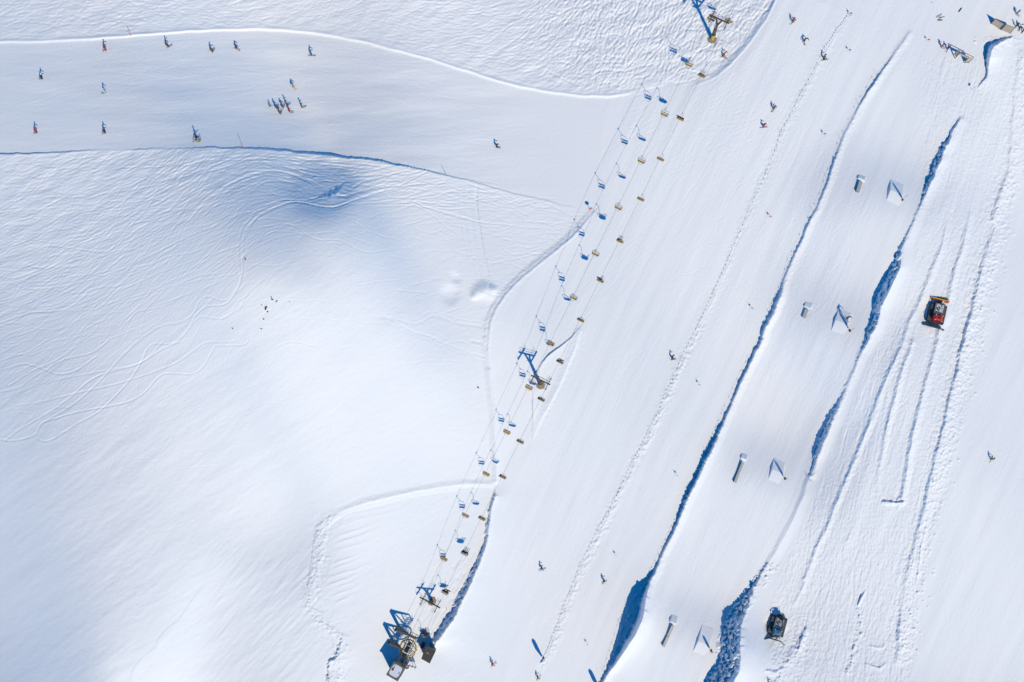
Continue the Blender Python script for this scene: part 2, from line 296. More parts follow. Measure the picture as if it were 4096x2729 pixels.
I = linemap(*flow(650, (-150, 560, 2400, 1500), AS, 12, 330, 12, DS*south, seed=24))
D2 += groove(I, 2.2, 0.10)
Z += D2*south + south*DS*(0.018*noise(15, 5, 16, seed=34)*sst((1100-VV)/500) + 0.07*noise(42, 20, 20, seed=35)*DS)
# groomed surfaces: faint streaks along the fall line
pis = (1-sst((vtop-VV)/10)) * (1-south) * (1-sst((VV-vbot)/10)*(UU < 2300)*(UU < ue3))
left_p = pis*sst((2300-UU)/500)*(VV < 900)
mid_p = pis*sst((UU-ue3-8)/30)*(1-left_p)
AL = field([(50,200,4),(400,200,6),(800,220,-10),(1200,300,-8),(1400,300,30)], sig=120)
AM = field([(1400,300,35),(1300,500,55),(1500,500,60),(1300,1000,66),(1700,600,64),(1500,1200,66),(1900,500,64),(2200,800,74),(2250,1300,84),(1750,1200,64)], sig=140)
I = linemap(*flow(1100, (-150, 100, 2500, 800), AL, 9, 120, 6, left_p, seed=25)); Z += groove(I, 2.1, 0.028)*left_p
I = linemap(*flow(1800, (1700, -100, 4200, 2850), AM, 5, 260, 4, mid_p, seed=26)); Z += groove(I, 2.1, 0.022)*mid_p
I = linemap(*flow(620, (1900, -100, 4200, 2850), AM, 8, 380, 22, mid_p, seed=63)); Z += groove(I, 2.0, 0.045)*mid_p
I = linemap(*flow(160, (-150, 100, 2500, 800), AL, 10, 300, 14, left_p, seed=64)); Z += groove(I, 2.0, 0.034)*left_p
I = linemap(*flow(260, (2500, 350, 3000, 700), AM, 40, 60, 10, mid_p, seed=27)); Z += groove(I, 2.6, 0.05)*mid_p
Z += left_p*(0.012*noise(60, 12, 3, seed=36)+0.05*noise(160, 40, 0, seed=37)) + mid_p*(0.006*noise(70, 8, 65, seed=38)+0.035*noise(180, 30, 65, seed=39)) + 0.0055*noise(4, 4, seed=40)
# chopped surface between the groomer passes
lane = sst((UU-np.interp(cv_, [p[1] for p in WA], [p[0] for p in WA])[:, None]+110)/20)*sst((np.interp(cv_, [p[1] for p in WD], [p[0] for p in WD])[:, None]+70-UU)/20)*(VV > 230)
Z += lane*(0.011*noise(2.6, 9, -15, seed=41) + 0.012*noise(9, 5, seed=42) + 0.02*noise(60, 9, 75, seed=43))
ALn = field([(2150,300,74),(2150,600,75),(2100,900,74),(2000,1100,76),(2050,1300,80),(1950,1450,84),(2300,700,80)], sig=160)
I = linemap(*flow(420, (3150, 150, 4050, 2850), ALn, 1.6, 520, 1.0, lane, seed=61)); Z += groove(I, 2.1, 0.08)*lane
I = linemap(*flow(700, (3100, 1900, 4000, 2850), ALn, 12, 120, 8, lane, seed=62)); Z += groove(I, 2.3, 0.11)*lane*sst((VV-1950)/300)
xtra = sst((VV-2050)/200)*lane; Z += xtra*(0.02*noise(16, 6, 70, seed=44)+0.008*CLOD)
# wind-packed powder bowl, lower left
powder = sst((ue3-20-UU)/30)*sst((VV-vbot-10)/30)*(1-np.clip(DS*1.3, 0, 1)*sst((1500-VV)/200))*(UU < 2100)
Z += powder*(0.02*noise(120, 34, 32, seed=45)*sst((2150-UU-(VV-1300)*0.3)/1400+0.15) + 0.014*noise(70, 14, 38, seed=46)*sst((1500-UU)/900) + 0.05*noise(230, 90, 30, seed=47) + 0.008*noise(22, 9, 30, seed=48))
rg = sst((UU-760)/150)*sst((1330-UU)/80)*sst((VV-2060)/200); Z += rg*0.018*noise(60, 8, 48, seed=49)
ridge(T(0,3,(1860,700,.4),(1750,860),(1640,1000),(1540,1080),(1465,1170),(1440,1250),(1380,1300),(1290,1370),(1230,1450),(1200,1580)), 0.07, 4, 40)
# single long tracks
def dense(poly):
    P = np.array([p[:2] for p in poly], float); out_ = []
    # Catmull-Rom
    Q = np.vstack([2*P[0]-P[1], P, 2*P[-1]-P[-2]])
    for i in range(1, len(Q)-2):
        n = max(int(np.hypot(*(Q[i+1]-Q[i]))/CELL), 1); t = (np.arange(n)/n)[:, None]
        out_.append(0.5*((2*Q[i])+(-Q[i-1]+Q[i+1])*t+(2*Q[i-1]-5*Q[i]+4*Q[i+1]-Q[i+2])*t*t+(-Q[i-1]+3*Q[i]-3*Q[i+1]+Q[i+2])*t**3))
    return np.vstack(out_)
def bundle(poly, n, spread, seed, amp=1.0):
    r = random.Random(seed); P0 = dense(poly); L = len(P0); res = []; am = []
    for k in range(n):
        o = r.gauss(0, spread); o2 = r.gauss(0, spread); ph = r.uniform(0, 6.28); t = np.linspace(0, 1, L)
        tan = np.gradient(P0, axis=0); nn = np.stack([tan[:, 1], -tan[:, 0]], 1); nn /= np.linalg.norm(nn, axis=1)[:, None]+1e-9
        off = o*(1-t)+o2*t+spread*0.4*np.sin(ph+t*L*CELL/90)
        a, b = sorted((r.uniform(-.2, .5), r.uniform(.5, 1.2))) if n > 2 else (-.1, 1.1)
        msk = np.clip(np.minimum(t-a, b-t)*12, 0, 1)
        res.append(P0+nn*off[:, None]); am.append(msk*amp*r.uniform(.6, 1))
    return res, am
LT, LA = [], []
def addb(*a, **k):
    x, y = bundle(*a, **k); LT.extend(x); LA.extend(y)
t01 = lambda *p: T(0, 1, *p); t02 = lambda *p: T(0, 2, *p); t11 = lambda *p: T(1, 1, *p)
addb(t01((2350,390),(2220,560),(2190,800),(2210,1000),(2120,1160),(2040,1195),(1920,1158),(1840,1200),(1770,1330),(1660,1395),(1500,1425),(1400,1475),(1270,1568)) + t02((1100,160),(950,330),(800,480),(650,600),(450,720),(370,770),(330,850),(260,885),(100,915),(0,900)), 2, 2, 1, amp=1.1)
addb(t01((2350,430),(2240,600),(2215,990),(2120,1180),(2040,1235),(1900,1250),(1800,1330),(1750,1430),(1640,1560)) + t02((1560,25),(1420,25),(1350,80),(1300,190),(1200,350),(1050,520),(900,660),(720,760),(560,860),(480,910),(400,928),(330,895)), 2, 2, 2, amp=1.1)
addb(t01((2180,1280),(2060,1355),(1960,1358),(1850,1345),(1775,1400)), 2, 2, 3, amp=.8)
addb(t02((2280,0),(2230,35),(2100,40),(1980,45),(1930,130),(1860,240),(1770,300),(1640,300),(1520,298),(1440,345),(1340,460),(1200,550),(1000,600),(700,655),(400,745)), 2, 2, 4, amp=.9)
addb(t02((2180,0),(2080,18),(1900,20),(1800,80),(1650,190),(1450,280),(1100,400),(700,490),(300,590)), 2, 3, 5, amp=.7)
addb(t02((1650,0),(1480,80),(1250,220),(980,290),(800,380),(640,520),(480,640),(300,750),(150,840),(40,930)), 2, 2, 6)
addb(t02((1000,0),(850,110),(600,170),(450,250),(300,340),(170,430),(0,470)), 2, 3, 7)
addb(t02((1500,0),(1300,190),(1000,260),(850,290),(400,380),(0,520)), 2, 3, 8, amp=.7)
addb(t02((0,270),(200,215),(300,225),(430,270),(540,305),(700,270),(900,130)), 2, 2, 9)
addb(t02((740,0),(560,160),(300,280),(90,410),(40,390),(10,320)), 2, 3, 10)
addb(t01((1680,1130),(1600,1210),(1540,1235),(1380,1275),(1260,1300),(1180,1380),(1100,1470)), 1, 0, 11, amp=1.0)
addb(t01((1200,1000),(1080,1060),(950,1070),(820,1110),(750,1180),(620,1270),(450,1300),(280,1310),(0,1400)), 2, 2, 12)
addb(t01((560,480),(400,580),(250,640),(0,730)), 2, 5, 40); addb(t01((60,560),(300,700),(500,690),(700,720),(900,745),(1000,740),(1060,690)), 2, 3, 41)
addb(t01((620,760),(700,815),(800,820),(930,770),(1060,700)), 1, 2, 42); addb(t01((230,860),(330,895),(440,885),(700,880),(900,820)), 2, 2, 43)
for q in range(14):
    x0 = random.uniform(0, 800); y0 = random.uniform(900, 1450)
    addb(t01((x0+500,y0-330),(x0+280,y0-90-random.uniform(0,70)),(x0,y0),(x0-320,y0+100+random.uniform(0,80))), 2, 5, 60+q, amp=random.uniform(.4,.9))
# bundles across the shaded hollow
addb(t11((-60,520),(40,420),(200,335),(350,300),(480,318),(600,345),(710,352),(800,330),(920,280),(1100,215),(1280,170),(1450,95),(1600,20)), 9, 5, 13, amp=1.5)
addb(t11((-60,400),(60,345),(250,285),(450,285),(600,250),(700,235),(800,240),(950,200),(1150,150),(1400,130),(1750,100)), 7, 5, 14, amp=1.4)
addb(t11((-300,150),(-100,60),(100,15),(260,25),(400,60),(520,110),(640,180),(760,225),(850,250)), 9, 8, 15, amp=1.6)
addb(t11((-250,230),(-60,150),(100,105),(280,105),(400,130),(480,180),(600,225),(700,230)), 5, 5, 16)
addb(t11((-100,-60),(150,-40),(400,10),(700,60),(1000,60),(1400,0)), 12, 15, 17, amp=1.4)
addb(t11((650,190),(800,150),(900,180),(1000,130),(1200,90)), 7, 12, 18)
addb(t11((850,335),(1100,300),(1400,290),(1600,315),(1800,330),(2100,300),(2354,270)), 6, 12, 19)
addb(t11((1450,300),(1560,350),(1750,400),(1900,440),(2100,480),(2354,500)), 5, 5, 20)
addb(t11((1200,60),(1500,160),(1800,260),(2100,350),(2354,430)), 6, 14, 28, amp=.7)
addb(t11((1300,250),(1600,150),(1760,95)), 6, 9, 29); addb(t11((2354,250),(2200,160),(2050,140),(1900,80)), 6, 12, 30, amp=.6)
addb(T(2,1,(0,450),(200,470),(400,500),(600,560)), 8, 22, 31, amp=.6); addb(T(2,1,(0,330),(200,290),(400,300)), 8, 16, 32, amp=.6)
addb(T(1,0,(0,1450),(400,1480),(800,1500),(1200,1540),(1600,1600)), 14, 16, 33)
addb(T(0,0,(2300,1440),(1900,1540),(1600,1700),(1300,1900)), 14, 30, 34)
addb(t01((2354,60),(2100,180),(1900,330),(1700,560),(1650,900)), 5, 20, 35, amp=.6)
Z += groove(linemap(LT, LA), 2.2, 0.13)
cliff(t11((540,258,1),(610,236,6),(680,214,9),(740,182,8),(780,150,4),(815,120,1)), side=-1, decay=45, ff=1.0, k=.85, jit=6, rough=.3)

# wide groomer ruts running down from the piste edge
for q, (x0, x1) in enumerate([(1845, 1990), (1895, 2030), (1960, 2075), (2020, 2160)]):
    P = T(1,1,(x0-10,180,.4),(x0+20,430),(x0+(x1-x0)*.5,750),(x1,1040,.6))
    ridge(P, -0.10 if q != 3 else -0.2, 7, 7)
ridge(T(1,1,(2035,130,.5),(2020,260),(2050,500),(2100,780),(2150,1060,.6)), -0.2, 5, 5)
for (x, y, r_, h) in [(2090,1090,26,.5),(2140,1120,30,.6),(2030,1130,24,.5),(2190,1100,14,.4),(2010,1160,14,.3),(1780,1150,34,-.5),(1830,990,20,-.3)]:
    u, v = T1(1,1,x,y); q = np.hypot(UU-u+JN1*4, VV-v+JN2*4)/r_; Z += h*np.exp(-q**2.6)
# footprints
FP = []; FA = []
def foot(poly, gap, lat, n=1, amp=1.0):
    P = dense(poly); st = int(gap/CELL)
    for k in range(n):
        o = random.gauss(0, 6 if n > 1 else 0)
        for i in range(0, len(P)-1, max(st, 1)):
            t = P[min(i+1, len(P)-1)]-P[i]; t = t/(np.hypot(*t)+1e-9); s = (1 if (i//st) % 2 else -1)*lat+o
            FP.append([P[i][0]-t[1]*s+random.gauss(0, 1), P[i][1]+t[0]*s+random.gauss(0, 1)]); FA.append(amp*random.uniform(.6, 1.1))
t21 = lambda *p: T(2, 1, *p)
foot(t21((160,250),(200,350),(170,450),(200,620),(250,830)), 11, 2); foot(t21((200,370),(260,450),(250,560),(350,700)), 12, 2)
foot(t21((190,300),(280,480),(300,560),(390,640)), 12, 2); foot(t21((445,340),(420,420),(440,560),(450,680)), 12, 2)
foot(t11((1160,1330),(1300,1350),(1440,1390),(1520,1370),(1600,1320),(1700,1330),(1850,1380),(2000,1405),(2150,1420)), 7, 2, n=4)
foot(t11((1160,1340),(1300,1420),(1430,1490),(1600,1540)) + T(1,2,(1650,0),(1850,80),(2000,130),(2120,170)), 7, 2, n=3)
foot(T(1,2,(1980,0),(2100,30),(2130,90)), 8, 3, n=6); foot(T(1,2,(2000,1290),(2080,1230),(2200,1240)), 8, 3, n=4)
foot(T(1,3,(1810,520),(1900,440),(1960,560),(1870,560)), 9, 2, n=2)
I = linemap([np.array(FP)], [np.array(FA)]); g = np.exp(-K2*3.0**2/2)-np.exp(-K2*5.5**2/2)*.8
Z += -0.5*np.real(np.fft.ifft2(np.fft.fft2(I)*g))
# fans of ripples on the platform above the valley station
for q, (x0, y0, L, m) in enumerate([(710,165,320,.5),(715,240,420,.9),(715,300,420,1),(700,370,440,.7),(670,495,340,1.1),(680,545,300,.7),(660,610,430,1.1),(640,690,330,1.2),(720,720,260,.9),(690,790,290,1),(720,860,190,1),(760,110,700,.5),(700,60,760,.4)]):
    P = T(1,3,(x0,y0,.2*m),(x0+L*.25,y0-32,m),(x0+L*.6,y0-50-L*.05,m*.7),(x0+L,y0-80-L*.15,.1*m)); ridge(P, 0.11, 6, 12, side=-1)
# tracks worn in the loading lane
ldm = np.exp(-((UU-(1700+ (2450-VV)*0.5+70))/55)**2)*sst((VV-2150)/150)*sst((2640-VV)/60)
Z += ldm*(0.06*noise(30, 5, 60, seed=51)+0.03*noise(9, 9, seed=52))
for (x, y) in [(600,1310,), (690,1200)]:
    pass
# loose chunks of snow
CH = []; CA = []
def chunks(n, fn, lo, hi):
    for _ in range(n):
        CH.append(fn()); CA.append(random.uniform(lo, hi)**2)
wd = dense(WD); wd_l = len(wd)
def along(P, a, b):
    i = random.randrange(len(P)); t = P[min(i+1, len(P)-1)]-P[max(i-1, 0)]; t = t/(np.hypot(*t)+1e-9)
    o = a+(b-a)*random.random()**1.6; return [P[i][0]-t[1]*-o*1.0 if False else P[i][0]+abs(t[1])*o, P[i][1]+random.gauss(0, 3)]
chunks(900, lambda: along(wd, 8, 75), .4, 1.1); chunks(150, lambda: along(wd, 30, 105), .8, 1.5)
for P in (WA, WB, WC): 
    dp = dense(P); chunks(90, lambda: along(dp, -6, 16), .4, .8)
e8 = dense(E8); chunks(400, lambda: along(e8, 8, 34), .4, .9)
e6 = dense(E6b); chunks(260, lambda: along(e6, -26, 24), .4, 1.2)
c9 = dense(C9b); chunks(350, lambda: along(c9, -4, 26), .4, 1.0); c9 = dense(C9c); chunks(500, lambda: along(c9, -10, 70), .5, 1.4)
chunks(60, lambda: [random.gauss(3990, 45), random.gauss(165, 12)], .5, 1.2)
I = linemap([np.array(CH)], [np.array(CA)]); g = np.exp(-K2*2.6**2/2)
Z += 2.0*np.real(np.fft.ifft2(np.fft.fft2(I)*g))*(2*math.pi*2.6**2/CELL**2)*0.085
# flat pads under the big things
def pad_flat(u, v, r, lift=0.0):
    sl = box([(u, v)], r*2.2); d = np.hypot(UU[sl]-u, VV[sl]-v); m = 1-sst((d-r)/(r*.8))
    z0 = float(np.median(Z[sl][d < r])); Z[sl] = Z[sl]*(1-m)+(z0+lift)*m
pad_flat(3743, 1252, 42); pad_flat(3104, 2500, 30)
def zg(u, v):
    x = min(max((u+160)/CELL, 0), nu-1.001); y = min(max((v+160)/CELL, 0), nv-1.001)
    i, j = int(x), int(y); a, b = x-i, y-j
    return float(Z[j, i]*(1-a)*(1-b)+Z[j, i+1]*a*(1-b)+Z[j+1, i]*(1-a)*b+Z[j+1, i+1]*a*b)
def G(u, v, up=0.0): return W(u, v, zg(u, v)) + UP*up

# ------------------------------------------------------------------ materials
def mat(name, col, rough=0.6, metal=0.0, var=0.12, scale=6.0, bump=0.0, spec=0.5):
    m = bpy.data.materials.new(name); m.use_nodes = True; n = m.node_tree; b = n.nodes['Principled BSDF']
    tc = n.nodes.new('ShaderNodeTexCoord'); ns = n.nodes.new('ShaderNodeTexNoise'); ns.inputs['Scale'].default_value = scale; ns.inputs['Detail'].default_value = 4
    mx = n.nodes.new('ShaderNodeMix'); mx.data_type = 'RGBA'
    mx.inputs[6].default_value = tuple(max(c*(1-var), 0) for c in col)+(1,); mx.inputs[7].default_value = tuple(min(c*(1+var), 1) for c in col)+(1,)
    n.links.new(tc.outputs['Object'], ns.inputs['Vector']); n.links.new(ns.outputs['Fac'], mx.inputs[0]); n.links.new(mx.outputs[2], b.inputs['Base Color'])
    b.inputs['Roughness'].default_value = rough; b.inputs['Metallic'].default_value = metal; b.inputs['Specular IOR Level'].default_value = spec
    if bump:
        bp = n.nodes.new('ShaderNodeBump'); bp.inputs['Strength'].default_value = bump; n.links.new(ns.outputs['Fac'], bp.inputs['Height']); n.links.new(bp.outputs[0], b.inputs['Normal'])
    return m
def snow_mat():
    m = bpy.data.materials.new("snow"); m.use_nodes = True; n = m.node_tree; b = n.nodes['Principled BSDF']
    b.inputs['Roughness'].default_value = 0.75; b.inputs['Specular IOR Level'].default_value = 0.12
    tc = n.nodes.new('ShaderNodeTexCoord')
    n1 = n.nodes.new('ShaderNodeTexNoise'); n1.inputs['Scale'].default_value = 0.06; n1.inputs['Detail'].default_value = 6
    n2 = n.nodes.new('ShaderNodeTexNoise'); n2.inputs['Scale'].default_value = 2.2; n2.inputs['Detail'].default_value = 5
    mx = n.nodes.new('ShaderNodeMix'); mx.data_type = 'RGBA'; mx.inputs[6].default_value = (*SNOW_A, 1); mx.inputs[7].default_value = (*SNOW_B, 1)
    bp = n.nodes.new('ShaderNodeBump'); bp.inputs['Strength'].default_value = 0.35; bp.inputs['Distance'].default_value = 0.06
    for q in (n1, n2): n.links.new(tc.outputs['Object'], q.inputs['Vector'])
    n.links.new(n1.outputs['Fac'], mx.inputs[0]); n.links.new(mx.outputs[2], b.inputs['Base Color'])
    n.links.new(n2.outputs['Fac'], bp.inputs['Height']); n.links.new(bp.outputs[0], b.inputs['Normal'])
    return m
SNOW_A = (0.80, 0.86, 0.92); SNOW_B = (0.835, 0.87, 0.93)
M_SNOW = snow_mat()

# ------------------------------------------------------------------ the snow sheet
def build_ground():
    ext = np.array([20, 60, 140, 300, 700, 1500, 3500, 8000, 20000, 45000.])
    gu = np.concatenate([cu[0]-ext[::-1], cu, cu[-1]+ext]); gv = np.concatenate([cv_[0]-ext[::-1], cv_, cv_[-1]+ext])
    k = len(ext); ZZ = np.pad(Z, ((k, k), (k, k)), mode='edge')
    fade = np.ones_like(ZZ)
    eu = np.concatenate([ext[::-1], np.zeros(nu), ext]); ev = np.concatenate([ext[::-1], np.zeros(nv), ext])
    fade = np.exp(-(eu[None, :]+ev[:, None])/2500.)
    ZZ = ZZ*fade
    A, B = np.meshgrid(gu, gv); K = S*(D-ZZ)/D
    co = np.stack([(A-CU)*K, -(B-CV)*K, ZZ], -1).reshape(-1, 3).astype(np.float32)
    n0, n1 = len(gv), len(gu)
    idx = np.arange(n0*n1).reshape(n0, n1)
    q = np.stack([idx[1:, :-1], idx[1:, 1:], idx[:-1, 1:], idx[:-1, :-1]], -1).reshape(-1, 4)
    me = bpy.data.meshes.new("snow_ground"); me.vertices.add(len(co)); me.vertices.foreach_set("co", co.ravel())
    me.loops.add(q.size); me.loops.foreach_set("vertex_index", q.ravel().astype(np.int32))
    me.polygons.add(len(q)); me.polygons.foreach_set("loop_start", (np.arange(len(q))*4).astype(np.int32)); me.polygons.foreach_set("loop_total", np.full(len(q), 4, np.int32))
    me.update(calc_edges=True); me.polygons.foreach_set("use_smooth", np.ones(len(q), bool))
    me.materials.append(M_SNOW)
    o = bpy.data.objects.new("snow_ground", me); COL.objects.link(o); o['kind'] = 'structure'; o['label'] = 'snow slope with groomed pistes and ski tracks'
build_ground()

# ------------------------------------------------------------------ builders
class MB:
    def __init__(s): s.v = []; s.f = []; s.mi = []
    def add(s, vs, fs, mi=0):
        n = len(s.v); s.v += [Vector(p) for p in vs]; s.f += [tuple(n+i for i in f) for f in fs]; s.mi += [mi]*len(fs); return s
    def box(s, c, d, rot=None, bev=0.0, mi=0, taper=(1, 1)):
        hx, hy, hz = d[0]/2, d[1]/2, d[2]/2; M = rot or Matrix.Identity(3)
        P = []
        b = min(bev, hx*.9, hy*.9, hz*.9)
        if b <= 0:
            for z, t in ((-hz, (1, 1)), (hz, taper)):
                P += [(-hx*t[0], -hy*t[1], z), (hx*t[0], -hy*t[1], z), (hx*t[0], hy*t[1], z), (-hx*t[0], hy*t[1], z)]
            F = [(3,2,1,0),(4,5,6,7),(0,1,5,4),(1,2,6,5),(2,3,7,6),(3,0,4,7)]
        else:
            def ring(x, y, z, cb): return [(-x+cb,-y,z),(x-cb,-y,z),(x,-y+cb,z),(x,y-cb,z),(x-cb,y,z),(-x+cb,y,z),(-x,y-cb,z),(-x,-y+cb,z)]
            P = ring(hx-b, hy-b, -hz, b*.5)+ring(hx, hy, -hz+b, b)+ring(hx*taper[0], hy*taper[1], hz-b, b)+ring(hx*taper[0]-b, hy*taper[1]-b, hz, b*.5)
            F = [tuple(range(7,-1,-1)), tuple(range(24,32))]
            for k in range(3):
                for i in range(8): F.append((k*8+i, k*8+(i+1)%8, k*8+8+(i+1)%8, k*8+8+i))
        return s.add([M@Vector(p)+Vector(c) for p in P], F, mi)
    def tube(s, p0, p1, r0, r1=None, n=8, mi=0, cap=True):
        r1 = r0 if r1 is None else r1; p0, p1 = Vector(p0), Vector(p1); d = p1-p0
        if d.length < 1e-6: return s
        q = d.to_track_quat('Z', 'Y').to_matrix(); P = []
        for p, r in ((p0, r0), (p1, r1)):
            for i in range(n): a = 2*math.pi*i/n; P.append(p+q@Vector((r*math.cos(a), r*math.sin(a), 0)))
        F = [(i, (i+1)%n, n+(i+1)%n, n+i) for i in range(n)]
        if cap: F += [tuple(range(n-1,-1,-1)), tuple(range(n, 2*n))]
        return s.add(P, F, mi)
    def path(s, pts, r, n=6, mi=0):
        for a, b in zip(pts[:-1], pts[1:]): s.tube(a, b, r, n=n, mi=mi)
        return s
    def ring(s, c, R_, r, n=36, k=6, ax=None, mi=0):
        M = ax or Matrix.Identity(3); P = []; F = []
        for i in range(n):
            a = 2*math.pi*i/n
            for j in range(k):
                b = 2*math.pi*j/k; P.append(Vector(c)+M@Vector(((R_+r*math.cos(b))*math.cos(a), (R_+r*math.cos(b))*math.sin(a), r*math.sin(b))))
        for i in range(n):
            for j in range(k): F.append((i*k+j, ((i+1)%n)*k+j, ((i+1)%n)*k+(j+1)%k, i*k+(j+1)%k))
        return s.add(P, F, mi)
    def prism(s, poly, z0, z1, mi=0):
        n = len(poly); return s.add([(x, y, z0) for x, y in poly]+[(x, y, z1) for x, y in poly], [tuple(range(n-1,-1,-1)), tuple(range(n, 2*n))]+[(i, (i+1)%n, n+(i+1)%n, n+i) for i in range(n)], mi)
    def mesh(s, name, mats):
        me = bpy.data.meshes.new(name); me.from_pydata([tuple(p) for p in s.v], [], s.f)
        for m in (mats if isinstance(mats, (list, tuple)) else [mats]): me.materials.append(m)
        me.polygons.foreach_set("material_index", s.mi)
        bm = bmesh.new(); bm.from_mesh(me); bmesh.ops.recalc_face_normals(bm, faces=bm.faces); bm.to_mesh(me); bm.free(); return me
    def build(s, name, mats, parent=None):
        o = bpy.data.objects.new(name, s.mesh(name, mats)); COL.objects.link(o)
        if parent: o.parent = parent
        return o
def empty(name): o = bpy.data.objects.new(name, None); COL.objects.link(o); o.empty_display_size = 0.3; return o
def tag(o, label, cat, group=None, kind=None):
    o['label'] = label; o['category'] = cat
    if group: o['group'] = group
    if kind: o['kind'] = kind
    return o
KIDS = {}
def kids(o): return [c for c in COL.objects if c.parent == o]
def copy_tree(o, parent=None):
    c = o.copy(); COL.objects.link(c)
    if parent: c.parent = parent
    for ch in TREE.get(o.name, []):
        copy_tree(ch, c)
    return c
TREE = {}
def freeze(o):
    TREE[o.name] = [c for c in COL.objects if c.parent == o]
    for c in TREE[o.name]: freeze(c)
def frame(loc, heading, up=None, scale=1.0):
    """heading: degrees ccw on screen of the local +Y axis"""
    Zx = Vector(up or UP).normalized(); f = Vector((math.cos(R(heading)), math.sin(R(heading)), 0))
    X = f.cross(Zx).normalized(); Y = Zx.cross(X).normalized()
    M = Matrix((X, Y, Zx)).transposed().to_4x4(); M = M @ Matrix.Diagonal((scale, scale, scale, 1)); M.translation = loc; return M
NZ = Vector((0, 0, 1))
def normal_at(u, v, e=14):
    a, b, c, d = G(u-e, v), G(u+e, v), G(u, v+e), G(u, v-e); n = (b-a).cross(d-c).normalized(); return n if n.z > 0 else -n

PAL = {}
def pm(name, col, **k):
    if name not in PAL: PAL[name] = mat(name, col, **k)
    return PAL[name]
STEEL = pm('galvanised_steel', (.11,.085,.07), metal=.2, rough=.6, scale=3)
DARKST = pm('dark_steel', (.045,.036,.034), rough=.5)
YEL = pm('yellow_paint', (.62,.42,.05), rough=.45)
SEATY = pm('mustard_seat', (.55,.36,.06), rough=.5, var=.2, scale=12)
SEATD = pm('worn_seat', (.26,.17,.05), rough=.6, var=.3, scale=12)
GREYM = pm('grey_metal', (.32,.33,.34), metal=.4, rough=.45)
WOOD = pm('weathered_wood', (.30,.23,.16), rough=.8, var=.25, scale=8)
CANV = pm('beige_canvas', (.46,.40,.33), rough=.85, scale=5)
RUB = pm('black_rubber', (.02,.02,.022), rough=.8, var=.3)
CONC = pm('concrete', (.33,.30,.24), rough=.9, var=.2)
ROPE = pm('steel_rope', (.12,.12,.13), rough=.5, metal=.4)
BOARD = pm('grey_board', (.45,.48,.48), rough=.55, scale=3)
ROOF = pm('brown_roof', (.085,.072,.07), rough=.85, var=.25, scale=4, bump=.2)
WALLM = pm('grey_cladding', (.22,.21,.20), rough=.8, scale=3)

# ------------------------------------------------------------------ people
def body_mesh(name, J, arms, legs, head):
    """one continuous skinned figure; material slots: 0 jacket 1 trousers 2 skin 3 boots/gloves"""
    vs = []; es = []; rs = []; cls = []
    def vtx(p, r, c): vs.append(Vector(p)); rs.append(r); cls.append(c); return len(vs)-1
    pel = vtx(J['hip'], (.17,.14), 1); wa = vtx(J['waist'], (.16,.12), 0); ch = vtx(J['chest'], (.20,.15), 0); nk = vtx(J['neck'], (.07,.07), 0)
    h1 = vtx(head[0], (.085,.095), 2); h2 = vtx(head[1], (.10,.115), 2); h3 = vtx(head[2], (.06,.07), 2)
    es += [(pel, wa), (wa, ch), (ch, nk), (nk, h1), (h1, h2), (h2, h3)]
    for a in arms:
        prev = ch
        for p, r, c in zip(a, (.085,.065,.05,.045,.03), (0,0,0,3,3)):
            k = vtx(p, (r, r), c); es.append((prev, k)); prev = k
    for l in legs:
        prev = pel
        for p, r, c in zip(l, (.11,.085,.065,.075,.055), (1,1,1,3,3)):
            k = vtx(p, (r, r), c); es.append((prev, k)); prev = k
    me = bpy.data.meshes.new(name); me.from_pydata([tuple(p) for p in vs], es, []); o = bpy.data.objects.new(name, me); COL.objects.link(o)
    m = o.modifiers.new('skin', 'SKIN'); m.use_smooth_shade = True; m.branch_smoothing = 0.6
    if not me.skin_vertices: 
        bm = bmesh.new(); bm.from_mesh(me); bm.verts.layers.skin.verify(); bm.to_mesh(me); bm.free()
    sv = me.skin_vertices[0].data
    for i, r in enumerate(rs): sv[i].radius = (r[0]*1.22, r[1]*1.22); sv[i].use_root = (i == 0)
    s2 = o.modifiers.new('sub', 'SUBSURF'); s2.levels = 1; s2.render_levels = 1
    dg = bpy.context.evaluated_depsgraph_get(); new = bpy.data.meshes.new_from_object(o.evaluated_get(dg))
    bpy.data.objects.remove(o)
    P = np.array([tuple(v) for v in vs]); 
    mids = [(P[a]*(1-t)+P[b]*t, cls[b] if t > .35 else cls[a]) for a, b in es for t in (0, .25, .5, .75, 1)]
    MP = np.array([m_[0] for m_ in mids]); MC = [m_[1] for m_ in mids]
    for _ in range(4): new.materials.append(None)
    for f in new.polygons:
        d = ((MP-np.array(f.center))**2).sum(1); f.material_index = MC[int(d.argmin())]; f.use_smooth = True
    return new
def arm(s, sh, el, wr): 
    sh, el, wr = Vector(sh), Vector(el), Vector(wr); d = (wr-el).normalized()
    return [(s*p.x, p.y, p.z) for p in (sh, el, wr, wr+d*.09, wr+d*.17)]
def leg(s, th, kn, an, toe):
    return [(s*p[0], p[1], p[2]) for p in (th, kn, an, (an[0], an[1]+.03, an[2]-.08), toe)]
POSE = {}
def mk(name, hip, waist, chest, neck, head, armp, legp): POSE[name] = body_mesh('body_'+name, dict(hip=hip, waist=waist, chest=chest, neck=neck), armp, legp, head)
mk('ski', (0,-.12,.86), (0,-.05,1.05), (0,.12,1.30), (0,.20,1.48), [(0,.24,1.55),(0,.27,1.66),(0,.28,1.76)],
   [arm(1,(.22,.14,1.38),(.38,.22,1.12),(.36,.48,1.06)), arm(-1,(.22,.14,1.38),(.38,.22,1.12),(.36,.48,1.06))],
   [leg(1,(.11,-.06,.80),(.16,.20,.52),(.14,.02,.16),(.14,.20,.09)), leg(-1,(.11,-.06,.80),(.16,.20,.52),(.14,.02,.16),(.14,.20,.09))])
